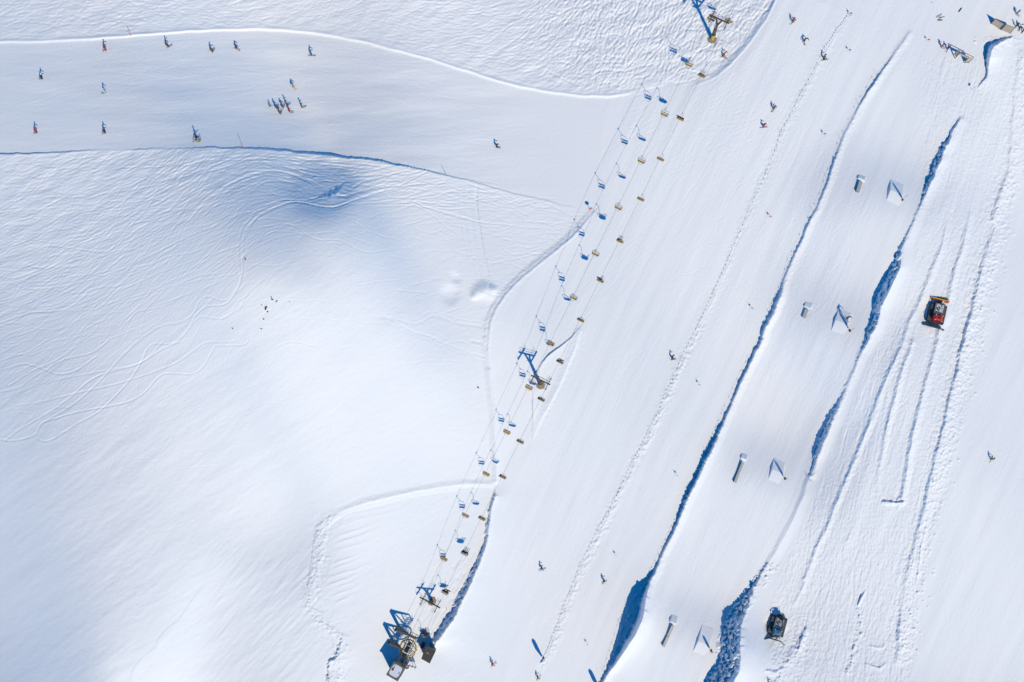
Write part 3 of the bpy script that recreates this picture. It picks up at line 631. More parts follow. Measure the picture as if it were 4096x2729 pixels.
mk('lean', (.10,-.12,.80), (.0,-.06,1.0), (-.16,.10,1.22), (-.22,.18,1.38), [(-.24,.22,1.45),(-.26,.25,1.56),(-.27,.26,1.66)],
   [arm(1,(.08,.12,1.32),(.40,.20,1.16),(.52,.42,1.05)), [(-.38,.14,1.24),(-.55,.22,.98),(-.62,.46,.84),(-.64,.54,.80),(-.66,.6,.76)]],
   [[(.20,-.06,.76),(.30,.18,.50),(.36,.02,.16),(.37,.05,.08),(.37,.22,.09)], [(.0,-.06,.74),(.06,.24,.46),(.10,.05,.16),(.11,.08,.08),(.11,.25,.09)]])
mk('stand', (0,0,.92), (0,0,1.10), (0,.02,1.36), (0,.02,1.54), [(0,.03,1.60),(0,.04,1.70),(0,.03,1.80)],
   [arm(1,(.23,.02,1.44),(.30,.02,1.16),(.30,.20,.98)), arm(-1,(.23,.02,1.44),(.30,.02,1.16),(.28,.24,1.02))],
   [leg(1,(.11,0,.86),(.13,.04,.50),(.14,0,.14),(.15,.16,.07)), leg(-1,(.11,0,.86),(.13,.04,.50),(.14,0,.14),(.15,.16,.07))])
mk('board', (0,-.12,.72), (.0,-.02,.92), (.02,.14,1.16), (.04,.22,1.32), [(.05,.26,1.39),(.06,.28,1.50),(.06,.28,1.60)],
   [arm(1,(.22,.14,1.24),(.50,.18,1.10),(.72,.22,1.02)), arm(-1,(.22,.14,1.24),(.50,.10,1.08),(.74,.06,.96))],
   [leg(1,(.14,-.08,.66),(.32,.16,.44),(.28,.0,.16),(.30,.14,.09)), leg(-1,(.14,-.08,.66),(.32,.16,.44),(.28,.0,.16),(.30,.14,.09))])
mk('sit', (0,.0,.10), (0,-.05,.30), (0,-.06,.56), (0,-.02,.72), [(0,.0,.78),(0,.03,.88),(0,.02,.98)],
   [arm(1,(.22,-.04,.64),(.28,.10,.38),(.20,.34,.34)), arm(-1,(.22,-.04,.64),(.28,.10,.38),(.20,.34,.34))],
   [leg(1,(.10,.12,.10),(.13,.48,.10),(.13,.52,-.32),(.13,.68,-.38)), leg(-1,(.10,.12,.10),(.13,.48,.10),(.13,.52,-.32),(.13,.68,-.38))])
def helmet(c):
    m = MB(); c = Vector(c); P = []; F = []
    for i in range(5):
        a = i/4*math.pi/2
        for j in range(10): b = 2*math.pi*j/10; P.append(c+Vector((.125*math.cos(a)*math.cos(b), .145*math.cos(a)*math.sin(b)-.01, .125*math.sin(a)+.03)))
    for i in range(4):
        for j in range(10): F.append((i*10+j, i*10+(j+1)%10, i*10+10+(j+1)%10, i*10+10+j))
    m.add(P, F); m.box((c.x, c.y+.115, c.z), (.17,.05,.07), bev=.02, mi=1); return m
def ski(x, y0=0.0, L=1.72, yaw=0):
    m = MB(); n = 12; P = []; F = []
    for i in range(n+1):
        t = i/n; y = -L*.42+L*t+y0; wd = .05*(1-.22*math.sin(math.pi*t)) * (1 if t < .93 else .6); z = .012+(.16*max(t-.88, 0)/.12)**1.0*max(t-.88, 0)/.12
        for sx_, dz in ((-1, 0), (1, 0), (1, .014), (-1, .014)): P.append((x+sx_*wd+yaw*(y-y0), y, z+dz))
    for i in range(n):
        for k in range(4): F.append((i*4+k, i*4+(k+1)%4, i*4+4+(k+1)%4, i*4+4+k))
    F += [(3,2,1,0), (n*4, n*4+1, n*4+2, n*4+3)]; m.add(P, F); m.box((x, y0+.02, .05), (.07,.34,.05), bev=.01); return m
def snowboard():
    m = MB(); L = 1.55; poly = []
    for i in range(24):
        a = 2*math.pi*i/24; ca, sa = math.cos(a), math.sin(a)
        poly.append((L/2*math.copysign(abs(ca)**.75, ca), .15*math.copysign(abs(sa)**.8, sa)))
    m.prism(poly, .02, .04); m.box((.27,0,.06), (.2,.28,.05), bev=.01, mi=1); m.box((-.27,0,.06), (.2,.28,.05), bev=.01, mi=1); return m
MESH = {}
HEADC = dict(ski=(0,.27,1.66), lean=(-.26,.25,1.56), stand=(0,.04,1.70), board=(.06,.28,1.50), sit=(0,.03,.88))
for k_, c_ in HEADC.items(): MESH['helmet_'+k_] = helmet(c_).mesh('helmet', [None, None])
MESH['ski_l'] = ski(.14).mesh('ski', [None]); MESH['ski_r'] = ski(-.14).mesh('ski', [None])
MESH['ski_lean_l'] = ski(.37, .05, yaw=-.05).mesh('ski', [None]); MESH['ski_lean_r'] = ski(.11, .1, yaw=.05).mesh('ski', [None])
MESH['ski_sit_l'] = ski(.13, .6).mesh('ski', [None]); MESH['ski_sit_r'] = ski(-.13, .6).mesh('ski', [None])
MESH['board'] = snowboard().mesh('snowboard', [None, None])
def pole_mesh(s, pose):
    h = dict(ski=(.36,.60,1.06), lean=(.54,.54,1.02), stand=(.29,.30,.98), sit=(.2,.44,.34))[pose]; m = MB(); hx = h[0]
    if pose == 'sit': m.tube((s*hx, h[1]-.1, h[2]+.1), (s*(hx+.1), h[1]+.75, h[2]-.45), .012, n=5)
    elif pose == 'stand': m.tube((s*hx, h[1], h[2]+.1), (s*(hx+.06), h[1]+.1, .02), .012, n=5)
    else: m.tube((s*hx, h[1], h[2]+.06), (s*(hx+.14), h[1]-.95, .40), .012, n=5); m.tube((s*(hx+.125), h[1]-.85, .47), (s*(hx+.128), h[1]-.87, .455), .045, n=6)
    return m
for p_ in ('ski', 'lean', 'stand', 'sit'):
    for s_ in (1, -1): MESH['pole_%s%d' % (p_, s_)] = pole_mesh(s_, p_).mesh('ski_pole', [None])
def slot(o, mats):
    for i, m in enumerate(mats):
        o.material_slots[i].link = 'OBJECT'; o.material_slots[i].material = m
def addm(name, mesh, mats, parent):
    o = bpy.data.objects.new(name, mesh); COL.objects.link(o); o.parent = parent; slot(o, mats); return o
def cm(c, tagname='fabric'):
    key = 'cloth_%02d_%02d_%02d' % tuple(int(x*99) for x in c); return pm(key, c, rough=.8, var=.15, scale=20)
SKIN = pm('skin', (.45,.27,.19), rough=.6); BOOT = pm('ski_boot', (.03,.03,.035), rough=.4); LENS = pm('goggle_lens', (.02,.02,.03), rough=.1)
C = dict(black=(.018,.018,.022), grey=(.10,.10,.11), red=(.42,.03,.04), dred=(.16,.02,.04), green=(.05,.09,.06), olive=(.07,.07,.03), brown=(.11,.06,.035), teal=(.01,.12,.16), blue=(.02,.16,.45), white=(.75,.75,.75), orange=(.75,.14,.02), yellow=(.65,.45,.05), purple=(.10,.04,.20), tan=(.22,.16,.08), navy=(.02,.03,.08), lime=(.40,.50,.04), pink=(.5,.12,.15))
def person(u, v, heading, label, pose='ski', jacket='black', trousers='black', hat='black', skis='grey', gear='ski', poles=True, lift=0.0, up=None, loc=None, scale=1.15, group=None, M=None):
    r = empty('person'); tag(r, label, 'person', group)
    r.matrix_world = M if M is not None else frame(loc if loc is not None else G(u, v)+(up or UP)*lift, heading, up, scale)
    b = addm('body', POSE[pose], [cm(C[jacket]), cm(C[trousers]), SKIN, BOOT], r)
    addm('helmet', MESH['helmet_'+pose], [cm(C[hat]), LENS], r)
    if gear == 'ski':
        a = {'lean': 'ski_lean_', 'sit': 'ski_sit_'}.get(pose, 'ski_')
        z = -.43 if pose == 'sit' else 0
        for k in ('l', 'r'):
            o = addm('ski', MESH[a+k], [cm(C[skis])], r); o.location.z = z
    elif gear == 'board':
        o = addm('snowboard', MESH['board'], [cm(C[skis]), BOOT], r)
        if pose == 'sit': o.location = (0, .62, -.45)
    if poles and gear == 'ski':
        for s_ in (1, -1): addm('ski_pole', MESH['pole_%s%d' % (pose, s_)], [DARKST], r)
    return r
def PT(i, j, x, y, *a, **k): u, v = T1(i, j, x, y); return person(u, v, *a, **k)
gL = 'skiers on the left piste'; gR = 'skiers on the broad right piste'
PT(0,0,970,452, 8, 'red-clad skier bent low near the upper edge of the left piste', pose='lean', jacket='red', trousers='red', group=gL)
PT(0,0,1540,424, 25, 'dark olive skier turning just below the white upper edge of the left piste', pose='lean', jacket='olive', trousers='black', group=gL)
PT(0,0,1952,478, 60, 'brown-dressed skier with skis in a V, left of the one with red skis', jacket='brown', trousers='black', group=gL)
PT(0,0,2178,448, -35, 'green-jacketed skier on red skis near the upper edge', jacket='green', trousers='dred', skis='red', group=gL)
PT(0,0,388,715, -10, 'teal and black skier alone in the middle far left of the piste', pose='lean', jacket='teal', trousers='black', group=gL)
PT(0,0,966,852, 0, 'white-clad skier whose blue shadow shows more than they do', jacket='white', trousers='white', hat='white', skis='grey', group=gL)
PT(0,0,336,1210, 6, 'red-clad skier leaning over near the lower left edge of the piste', pose='lean', jacket='red', trousers='red', group=gL)
PT(0,0,966,1212, 0, 'dark pink and black skier close above the shaded lower piste edge', pose='lean', jacket='dred', trousers='black', skis='pink', group=gL)
PT(0,0,1812,1262, 200, 'maroon-jacketed skier directly behind the snowboarder in yellow trousers', pose='stand', jacket='dred', trousers='navy', group=gL)
PT(0,0,1822,1303, 125, 'teal-jacketed snowboarder in yellow trousers by the lower piste edge', pose='board', jacket='teal', trousers='yellow', gear='board', skis='tan', group=gL)
PT(1,0,508,500, -5, 'bright blue skier turning alone right of the upper piste bend', pose='lean', jacket='blue', trousers='blue', group=gL)
PT(1,0,343,800, -45, 'pale skier on light yellow skis above the cluster of seven', jacket='white', trousers='tan', hat='tan', skis='yellow', group=gL)
gc = 'cluster of skiers stopped together'
def PZ(x, y, *a, **k): return person(1050+x/13.08, 380+y/13.08, *a, group=gc, **k)
PZ(385,600, 30, 'small grey-clad skier, leftmost of the cluster of seven', pose='ski', jacket='grey', trousers='grey', skis='tan', scale=.75)
PZ(725,705, 60, 'purple-jacketed skier half hidden in a neighbour\'s shadow', pose='stand', jacket='purple', trousers='grey')
PZ(930,985, 70, 'black-clad skier standing lowest in the cluster of seven', pose='stand', jacket='grey', trousers='black', skis='grey')
PZ(1075,680, 75, 'dark grey skier in the middle of the cluster of seven', pose='stand', jacket='grey', trousers='grey', skis='tan')
PZ(1265,505, 20, 'brown-jacketed skier right behind the red one in the cluster', pose='stand', jacket='brown', trousers='grey', skis='grey')
PZ(1425,868, -15, 'red-jacketed skier in the cluster of seven', pose='stand', jacket='red', trousers='dred', skis='grey')
PZ(2070,640, 15, 'black-clad skier standing apart at the right of the cluster', pose='stand', jacket='black', trousers='black', skis='grey')
PT(1,0,2212,1352, -15, 'brown and black skier with an orange pack on the middle of the piste', pose='ski', jacket='brown', trousers='black', group=gL)
PT(2,0,1945,512, -30, 'orange-suited skier in the powder just below the top lift pylon', pose='lean', jacket='orange', trousers='orange', skis='navy')
PT(2,0,2306,1168, 3, 'red-suited skier beside the rope fence gate near the lift line', pose='ski', jacket='red', trousers='red', skis='dred', group=gR)
PT(3,0,222,205, 40, 'red-jacketed skier on the highest slope between lift and rope fence', jacket='red', trousers='black', skis='black', group=gR)
PT(3,0,334,378, -70, 'black-clad skier crouched below the highest red skier', pose='lean', jacket='black', trousers='black', group=gR)
PT(3,0,508,540, 0, 'dark-clad skier cutting across the rope fence line at the top', pose='lean', jacket='grey', trousers='black', group=gR)
PT(3,0,48,1008, 60, 'dark skier in tan trousers halfway between fence and lift near the top', jacket='grey', trousers='tan', group=gR)
PT(2,2,1468,158, 0, 'green and black skier crouching left of the rope fence, mid slope', pose='lean', jacket='green', trousers='olive', skis='olive', group=gR)
PT(2,3,268,522, 12, 'teal-jacketed skier on the open slope left of the lower rope fence', pose='lean', jacket='teal', trousers='teal', skis='grey', group=gR)
PT(2,3,844,642, 70, 'brown-jacketed skier between the lower rope fence and the long berm', jacket='brown', trousers='black', group=gR)
PT(2,3,236,1530, 50, 'skier in yellow trousers below the blue feather flag', jacket='olive', trousers='tan', hat='yellow', group=gR)
PT(1,3,2172,1402, 30, 'red and pink skier right of the valley station hut', pose='lean', jacket='red', trousers='pink', skis='red', group=gR)
person(3078, 2738, 60, 'black-clad skier leaving the bottom edge beneath the blue groomer', jacket='black', trousers='navy')
PT(3,2,2046,1090, 60, 'tan-clad skier alone on the empty slope at the far right', jacket='tan', trousers='tan', hat='tan', skis='grey')
PT(3,0,2283,128, -45, 'black-clad skier at the top right corner above the banner frames', pose='stand', jacket='black', trousers='black')
gt = 'people at the start of the jump lane'
person(4062, 108, 200, 'green-helmeted person beside the right banner frame', pose='stand', jacket='green', trousers='black', group=gt, gear='none', poles=False)
person(4078, 112, 250, 'person in a white jacket at the right edge by the banners', pose='stand', jacket='white', trousers='black', group=gt)
person(4092, 124, 140, 'black-clad snowboarder at the right edge below the banners', pose='board', jacket='black', trousers='black', gear='board', group=gt)
person(3765, 188, -25, 'red-clad person with backpack at the wooden start gate', pose='stand', jacket='red', trousers='red', group=gt)
person(3788, 198, 60, 'dark-clad skier with green helmet standing behind the red one at the gate', pose='stand', jacket='black', trousers='black', hat='green', group=gt)
jr = person(3380, 1277, -60, 'black-clad skier in mid air over the second snow kicker', pose='lean', jacket='brown', trousers='black', lift=1.5)

# ------------------------------------------------------------------ chairlift
adir = Vector((.443, .897, 0)); pdir = Vector((.897, -.443, 0))      # along the line (uphill), across it
HEAD = math.degrees(math.atan2(adir.y, adir.x))
def pylon(u, v, H, label, walk=True, half=2.0, arm_half=2.6):
    """local: +Y along the line uphill, +X to the right-hand rope"""
    r = empty('lift_pylon'); tag(r, label, 'pylon', 'chairlift pylons'); r.matrix_world = frame(G(u, v, -.1), HEAD)
    MB().prism([(1.15*math.cos(a*math.pi/4+.39), 1.15*math.sin(a*math.pi/4+.39)) for a in range(8)], -.6, .35).build('footing', CONC, r)
    m = MB(); hj = H*.72; m.tube((0,0,.3), (0,0,H*.26), .46, .44, n=14, mi=1); m.tube((0,0,H*.26), (0,0,H*.26+.12), .54, n=14); m.tube((0,0,H*.26), (0,0,hj), .36, .30, n=14)
    m.tube((0,0,H*.5), (0,0,H*.5+.1), .42, n=12)
    for i in range(int(H*.8/.45)): m.box((-.42, -.12, .6+i*.45), (.10,.34,.04))
    m.build('mast', [STEEL, YEL], r)
    f = MB(); f.tube((0,0,hj-.1), (-.75,0,H-.12), .26, .2, n=10); f.tube((0,0,hj-.1), (.75,0,H-.12), .26, .2, n=10); f.build('fork', STEEL, r)
    MB().box((0,0,H), (arm_half*2,.32,.34), bev=.05).build('crossarm', DARKST if not walk else STEEL, r)
    for s in (-1, 1):
        x = s*half; b = MB(); b.box((x,0,H-.32), (.10,3.5,.14)); b.box((x,0,H-.1), (.2,.4,.4))
        for y in (-1.55,-1.1,-.65,-.2,.2,.65,1.1,1.55): b.tube((x-.03,y,H-.46), (x+.12,y,H-.46), .2, n=12)
        sh = b.build('sheave_train', DARKST, r)
        for y in (-1.3, 1.3): MB().box((x, y, H-.2), (.9,.08,.06)).build('rocker', DARKST, sh)
        l = MB(); xx = x-s*.55
        for dx in (-.22, .22):
            l.tube((xx+dx,-1.8,H+.1), (xx+dx,1.8,H+.1), .03, n=5)
        for i in range(9): l.tube((xx-.22,-1.8+i*.45,H+.1), (xx+.22,-1.8+i*.45,H+.1), .022, n=4)
        for y in (-1.8, 0, 1.8): l.tube((xx+s*.22,y,H+.1), (xx+s*.22,y,H+1.0), .022, n=4)
        l.tube((xx+s*.22,-1.8,H+1.0), (xx+s*.22,1.8,H+1.0), .022, n=4)
        l.build('maintenance_ladder', GREYM, r)
    if walk:
        c = MB(); c.tube((-arm_half+.3,.55,H+.95), (arm_half-.3,.55,H+.95), .028, n=5); c.tube((-arm_half+.3,.5,H+.2), (arm_half-.3,.5,H+.2), .04, n=5)
        for i in range(6): c.tube((-arm_half+.3+i*(arm_half*2-.6)/5,.55,H+.1), (-arm_half+.3+i*(arm_half*2-.6)/5,.55,H+.95), .024, n=4)
        c.build('handrail', DARKST, r)
    return r, H
P1, H1 = pylon(2848, 158, 10.4, 'tall rusty top pylon with catwalk, its long shadow leaving the upper edge')
P2, H2 = pylon(2162, 1540, 9.0, 'middle pylon with yellow foot on its own small mound')
P3, H3 = pylon(1727, 2405, 4.3, 'short lower pylon with long crossarm just above the valley station', walk=False, arm_half=2.85)
BW_C = G(1640, 2590, 4.0); BW_R = 2.0
def top(Pl, H, s): return Pl.matrix_world @ Vector((s*2.0, 0, H-.25))
CAB = {}
for s in (-1, 1):
    a, b, c = top(P1, H1, s), top(P2, H2, s), top(P3, H3, s)
    d = BW_C + pdir*(s*BW_R*.98); e = a + (a-b)*0.35 + UP*1.0
    nodes = [e, a, b, c, d]; pts = []; 
    for q, (p0, p1) in enumerate(zip(nodes[:-1], nodes[1:])):
        L = (p1-p0).length; sag = 0.0006*L*L*0.25; n = max(int(L/3), 2)
        for i in range(n): t = i/n; pts.append(p0.lerp(p1, t) - UP*(4*sag*t*(1-t)))
    pts.append(d); CAB[s] = pts
m = MB()
for s in (-1, 1): m.path(CAB[s], .024, n=6)
arc = [BW_C + (pdir*math.cos(t) - adir*math.sin(t))*BW_R for t in [i*math.pi/14 for i in range(15)]]
m.path(arc, .03, n=6)
tag(m.build('haul_rope', ROPE), 'thin steel haul rope loop running from the valley bullwheel over all three pylons', 'cable')
def cam_v(p): k = S*(D-p.z)/D; return p.x/k+CU, CV-p.y/k
def chair_src():
    r = empty('lift_chair')
    # origin at rope grip, -Z hangs down, +Y is travel direction, seat faces +Y
    g = MB(); g.box((0,0,0), (.14,.42,.16), bev=.02); g.tube((0,0,0), (.42,-.02,-.18), .04, n=6); g.path([(.42,-.02,-.18),(.50,-.10,-.5),(.40,-.30,-1.2),(.20,-.36,-1.8),(0,-.36,-2.15)], .038, n=6)
    g.build('hanger', GREYM, r)
    f = MB(); f.tube((-.72,-.34,-2.15), (.72,-.34,-2.15), .045, n=6)
    for s in (-1, 1): f.path([(s*.72,-.34,-2.15),(s*.92,-.30,-2.6),(s*.95,-.18,-3.3),(s*.90,.05,-3.72),(s*.80,.34,-3.75)], .035, n=6)
    f.tube((-.9,.0,-3.72), (.9,.0,-3.72), .03, n=5); f.tube((-.9,-.34,-3.2), (.9,-.34,-3.2), .03, n=5)
    f.build('frame', DARKST, r)
    st = MB()
    for i in (-1, 0, 1): st.box((i*.56,.10,-3.66), (.53,.52,.09), bev=.03)
    st.build('seat', SEATY, r)
    bk = MB(); q = Matrix.Rotation(R(-14), 3, 'X')
    for i in (-1, 0, 1): bk.box((i*.56,-.26,-3.32), (.53,.09,.58), rot=q, bev=.03)
    bk.build('backrest', SEATY, r)
    bar = MB(); bar.path([(-.86,-.2,-3.1),(-.80,.42,-3.3),(.80,.42,-3.3),(.86,-.2,-3.1)], .025, n=5); bar.build('safety_bar', DARKST, r)
    fr = MB(); fr.path([(-.5,.42,-3.3),(-.5,.66,-3.95),(.5,.66,-3.95),(.5,.42,-3.3)], .02, n=5); fr.build('footrest', DARKST, r)
    return r
chair0 = chair_src(); freeze(chair0); used = [False]
ORD = ['first','second','third','fourth','fifth','sixth','seventh','eighth','ninth']
def at_v(s, vt, hang=3.6):
    """the place along rope s whose hanging seat lines up with photo row vt"""
    best = None; pts = CAB[s]
    for a, b in zip(pts[:-1], pts[1:]):
        for t in (0, .2, .4, .6, .8):
            p = a.lerp(b, t); sv_ = cam_v(p-UP*hang)[1]
            if best is None or abs(sv_-vt) < best[0]: best = (abs(sv_-vt), p)
    return best[1]
OPEN = {}
def chair(s, vt, label, riders=(), dark=False):
    o = chair0 if not used[0] else copy_tree(chair0); used[0] = True
    p = at_v(s, vt); hd = HEAD if s > 0 else HEAD+180
    o.matrix_world = frame(p, hd); tag(o, label, 'lift chair', 'yellow three-seat lift chairs')
    for x, jk, tr, hat, gear, lab in riders:
        Mx = o.matrix_world @ Matrix.Translation((x, .02, -3.60))
        person(0, 0, 0, lab, pose='sit', jacket=jk, trousers=tr, hat=hat, gear=gear, poles=(gear == 'ski'), skis='grey' if gear == 'ski' else 'navy', M=Mx)
    return o
tv = lambda i, j, x, y: T1(i, j, x, y)[1]
left = [(tv(2,0,0,180), 'empty chair on the left rope right under the top pylon arm'), (tv(2,0,0,605), 'empty left-rope chair hanging over the churned powder below the top pylon')]
below1 = [tv(2,0,0,1050), tv(2,0,0,1475), tv(2,1,0,345), tv(2,1,0,768), tv(2,1,0,1178)]
for v_, l_ in left: chair(-1, v_, l_)
for k, v_ in enumerate(below1): chair(-1, v_, 'empty yellow left-rope chair over the piste, %s below the powder edge' % ORD[k])
chair(-1, tv(2,2,0,20), 'empty left-rope chair just above the middle pylon'); chair(-1, tv(2,2,0,432), 'empty left-rope chair just below the middle pylon')
for k, v_ in enumerate([tv(1,2,0,828), tv(1,2,0,1222), tv(1,3,0,45), tv(1,3,0,428)]):
    chair(-1, v_, 'empty yellow left-rope chair between middle and lower pylon, %s from the top of that span' % ORD[k+1])
chair(-1, tv(1,3,0,805), 'empty left-rope chair passing under the lower pylon arm')
chair(1, tv(2,0,0,200), 'empty right-rope chair at the end of the top pylon arm')
chair(1, tv(2,0,0,705), 'right-rope chair carrying a rider in dark teal', [(-.5,'teal','black','navy','ski','rider in dark teal on the chair below the top pylon'), (.05,'navy','black','white','ski','rider in navy with white helmet beside the teal one')])
chair(1, tv(2,0,0,1095), 'right-rope chair carrying a rider in crimson', [(-.5,'grey','black','grey','board','grey-clad snowboarder on the chair with the crimson rider'), (.5,'red','dred','dred','none','rider in crimson on the second occupied chair from the top')])
chair(1, tv(2,0,0,1460), 'empty right-rope chair right after the crimson rider going down the line')
chair(1, tv(2,1,0,268), 'empty right-rope chair level with the end of the left piste edge')
chair(1, tv(2,1,0,655), 'right-rope chair carrying riders in lime and grey', [(.1,'lime','grey','lime','ski','rider in lime yellow on a right-rope chair'), (-.5,'grey','grey','black','ski','grey rider next to the lime yellow one')])
chair(1, tv(2,1,0,1018), 'right-rope chair with a snowboarder in dark clothes', [(-.5,'black','olive','white','board','dark snowboarder on the chair above the bent blue snow edge'), (.1,'grey','tan','grey','ski','grey and tan rider beside the dark snowboarder')])
chair(1, tv(2,1,0,1378), 'empty right-rope chair above the tip of the blue-edged mound')
chair(1, tv(2,2,0,188), 'right-rope chair with one grey rider over the mound above the middle pylon', [(.05,'grey','grey','grey','board','grey snowboarder over the middle pylon mound')])
chair(1, tv(2,2,0,545), 'empty right-rope chair just below the middle pylon foot')
chair(1, tv(2,2,0,915), 'empty right-rope chair off the lower point of the mound')
chair(1, tv(1,2,0,1255), 'empty right-rope chair where two snow edges meet')
chair(1, tv(1,3,0,54), 'empty right-rope chair over the lavender snow bank')
chair(1, tv(1,3,0,392), 'right-rope chair full of black-clad skiers', [(-.5,'black','black','black','ski','black-clad rider on the left of the full chair'), (.0,'black','grey','green','ski','rider with green helmet in the middle of the full chair'), (.5,'grey','black','white','ski','rider with white helmet on the right of the full chair')])
chair(1, tv(1,3,0,742), 'right-rope chair with two dark riders above the lower pylon', [(-.35,'black','black','grey','ski','left one of two dark riders leaving the lower pylon'), (.4,'grey','black','black','board','right one of two dark riders leaving the lower pylon')])
chair(1, tv(1,3,0,1135), 'chair picking up two riders at the loading line', [(-.4,'dred','black','white','ski','maroon rider being loaded at the valley station'), (.4,'green','red','red','ski','rider with red helmet being loaded at the valley station')])

# ------------------------------------------------------------------ valley station
def Rg(x, y): return 1500+x/4.767, 2400+y/4.767
o_u, o_v = 1640, 2586
SF = frame(G(o_u, o_v), HEAD); SFI = SF.inverted(); z0s = G(o_u, o_v).z
def LS(x, y, h):
    u, v = Rg(x, y); return SFI @ W(u, v, z0s+h*UP.z)
st = empty('lift_station'); tag(st, 'open steel valley station with yellow bullwheel and dark overhead beams', 'lift station'); st.matrix_world = SF
for (a, b) in (((405,565),(785,735)), ((275,820),(575,965))):
    p, q = LS(*a, 6.3), LS(*b, 6.3)
    MB().tube((p.x, p.y, -1.5), p, .30, .42, n=12).build('column', STEEL, st)
    m = MB(); m.tube(p, q, .40, .2, n=12); m.tube(p+Vector((0,0,.0)), p+(q-p)*.02, .5, n=12); m.build('overhead_beam', STEEL, st)
    mid = p.lerp(q, .55)
    MB().tube(mid, (mid.x, mid.y, 4.6), .12, n=8).build('strut', STEEL, st); MB().tube(q, (q.x, q.y, 4.6), .14, n=8).build('strut', STEEL, st)
    MB().tube(p.lerp(q,.1), (p.x+(q.x-p.x)*.5, p.y, 3.0), .16, n=8).tube((p.x, p.y, 3.0), (p.x+(q.x-p.x)*.5, p.y, 3.0), .14, n=8).build('brace', STEEL, st)
m = MB(); cx, cy = 0.0, 0.0
bc = LS(628, 915, 4.0); cx, cy = bc.x, bc.y
wheel = MB().ring((cx, cy, 4.0), 2.0, .16, n=48).build('bullwheel', YEL, st)
sp = MB()
for i in range(20): a = 2*math.pi*i/20; sp.tube((cx+.3*math.cos(a), cy+.3*math.sin(a), 4.05), (cx+1.95*math.cos(a), cy+1.95*math.sin(a), 4.0), .035, n=5)
sp.build('spokes', DARKST, wheel); MB().tube((cx, cy, 3.7), (cx, cy, 4.5), .34, n=16).build('hub', DARKST, wheel)
c = MB(); x0, x1, y0, y1, z = cx-.95, cx+.95, cy-3.2, cy+3.9, 4.9
for x in (x0, x0+.5, x1-.5, x1): c.box((x, (y0+y1)/2, z), (.13, y1-y0, .18))
for i in range(13): c.box(((x0+x1)/2, y0+(y1-y0)*i/12, z+.02), (x1-x0, .10, .12))
c.tube((x0-1.3, cy+1.2, z+.1), (x1+1.3, cy-.2, z+.1), .07, n=6); c.tube((x0-1.1, cy+2.4, z), (x1+1.4, cy+.6, z), .07, n=6)
c.build('carriage_frame', DARKST, st)
h = MB()
for x in (x0-.05, x1+.05):
    h.tube((x, y0, z+1.0), (x, y1, z+1.0), .03, n=5); h.tube((x, y0, z+.55), (x, y1, z+.55), .025, n=5)
    for i in range(8): h.tube((x, y0+(y1-y0)*i/7, z), (x, y0+(y1-y0)*i/7, z+1.0), .025, n=5)
h.build('guard_rail', DARKST, st)
g = MB(); g.box((cx, cy-.3, z+.45), (.95, 1.3, .7), bev=.1); g.tube((cx, cy+.8, z+.3), (cx, cy+1.7, z+.3), .3, n=12); g.box((cx-.1, cy-1.7, z+.3), (1.1, .8, .5), bev=.08); g.build('drive_motor', RUB, st)
e = MB()
for k, (a, b) in enumerate((((520,1020),(350,1310)), ((610,1060),(470,1370)))):
    p, q = LS(*a, 5.6), LS(*b, 6.6); e.tube(p, q, .13, n=8); e.tube(q, q+(q-p).normalized()*.5, .22, n=8)
e.build('tension_arms', STEEL, st)
# truss of the loading side
lt = MB()
for (a, b, h0, h1) in (((720,1050),(770,1260),3.8,.4), ((640,1060),(610,1230),3.8,.4), ((700,1090),(720,1240),2.6,.4), ((760,1040),(690,1120),3.6,3.0), ((680,1100),(640,1200),3.,1.), ((610,1150),(760,1180),2.,2.)):
    lt.tube(LS(*a, h0), LS(*b, h1), .06, n=6)
lt.build('loading_frame', GREYM, st)
bd = empty('station_building'); tag(bd, 'grey station building with a snow-filled flat roof and raised rim', 'building'); bd.matrix_world = SF
cs = [LS(220,1415,6), LS(445,1540,6), LS(592,1270,6), LS(365,1185,6)]; ctr = sum(cs, Vector())/4
poly = [(p.x, p.y) for p in cs]
def shrink(pl, d): 
    cxx = sum(p[0] for p in pl)/len(pl); cyy = sum(p[1] for p in pl)/len(pl)
    return [(cxx+(p[0]-cxx)*(1-d), cyy+(p[1]-cyy)*(1-d)) for p in pl]
MB().prism(shrink(poly, .10), -1.5, 5.5).build('wall', WALLM, bd)
rf = MB()
rf.prism(poly, 5.5, 5.75)
def rounded(pl, d, n=8):
    cxx = sum(p[0] for p in pl)/4; cyy = sum(p[1] for p in pl)/4; A = Vector(pl[0])-Vector((cxx, cyy)); B = Vector(pl[1])-Vector((cxx, cyy)); ex = (B-A)/2; ey = -(A+B)/2; o = []
    for i in range(40):
        t = 2*math.pi*i/40; ca, sa = math.cos(t), math.sin(t); o.append((cxx+ex.x*d*math.copysign(abs(ca)**.5, ca)+ey.x*d*math.copysign(abs(sa)**.5, sa), cyy+ex.y*d*math.copysign(abs(ca)**.5, ca)+ey.y*d*math.copysign(abs(sa)**.5, sa)))
    return o
inn = rounded(poly, .80); 
n = 40; outer = []
for i in range(n):
    t = 2*math.pi*i/n; ca, sa = math.cos(t), math.sin(t); k = 1/max(abs(ca), abs(sa)); q = rounded(poly, 1.0)[i]
A = Vector(poly[0]); B = Vector(poly[1]); Cc = Vector(poly[2]); Dd = Vector(poly[3]); cc2 = (A+B+Cc+Dd)/4; ex = (B-A)/2; ey = -((A-cc2)+(B-cc2))/2
outer = []
for i in range(n):
    t = 2*math.pi*i/n; ca, sa = math.cos(t), math.sin(t); k = 1/max(abs(ca), abs(sa)); p = cc2+ex*ca*k+ey*sa*k; outer.append((p.x, p.y))
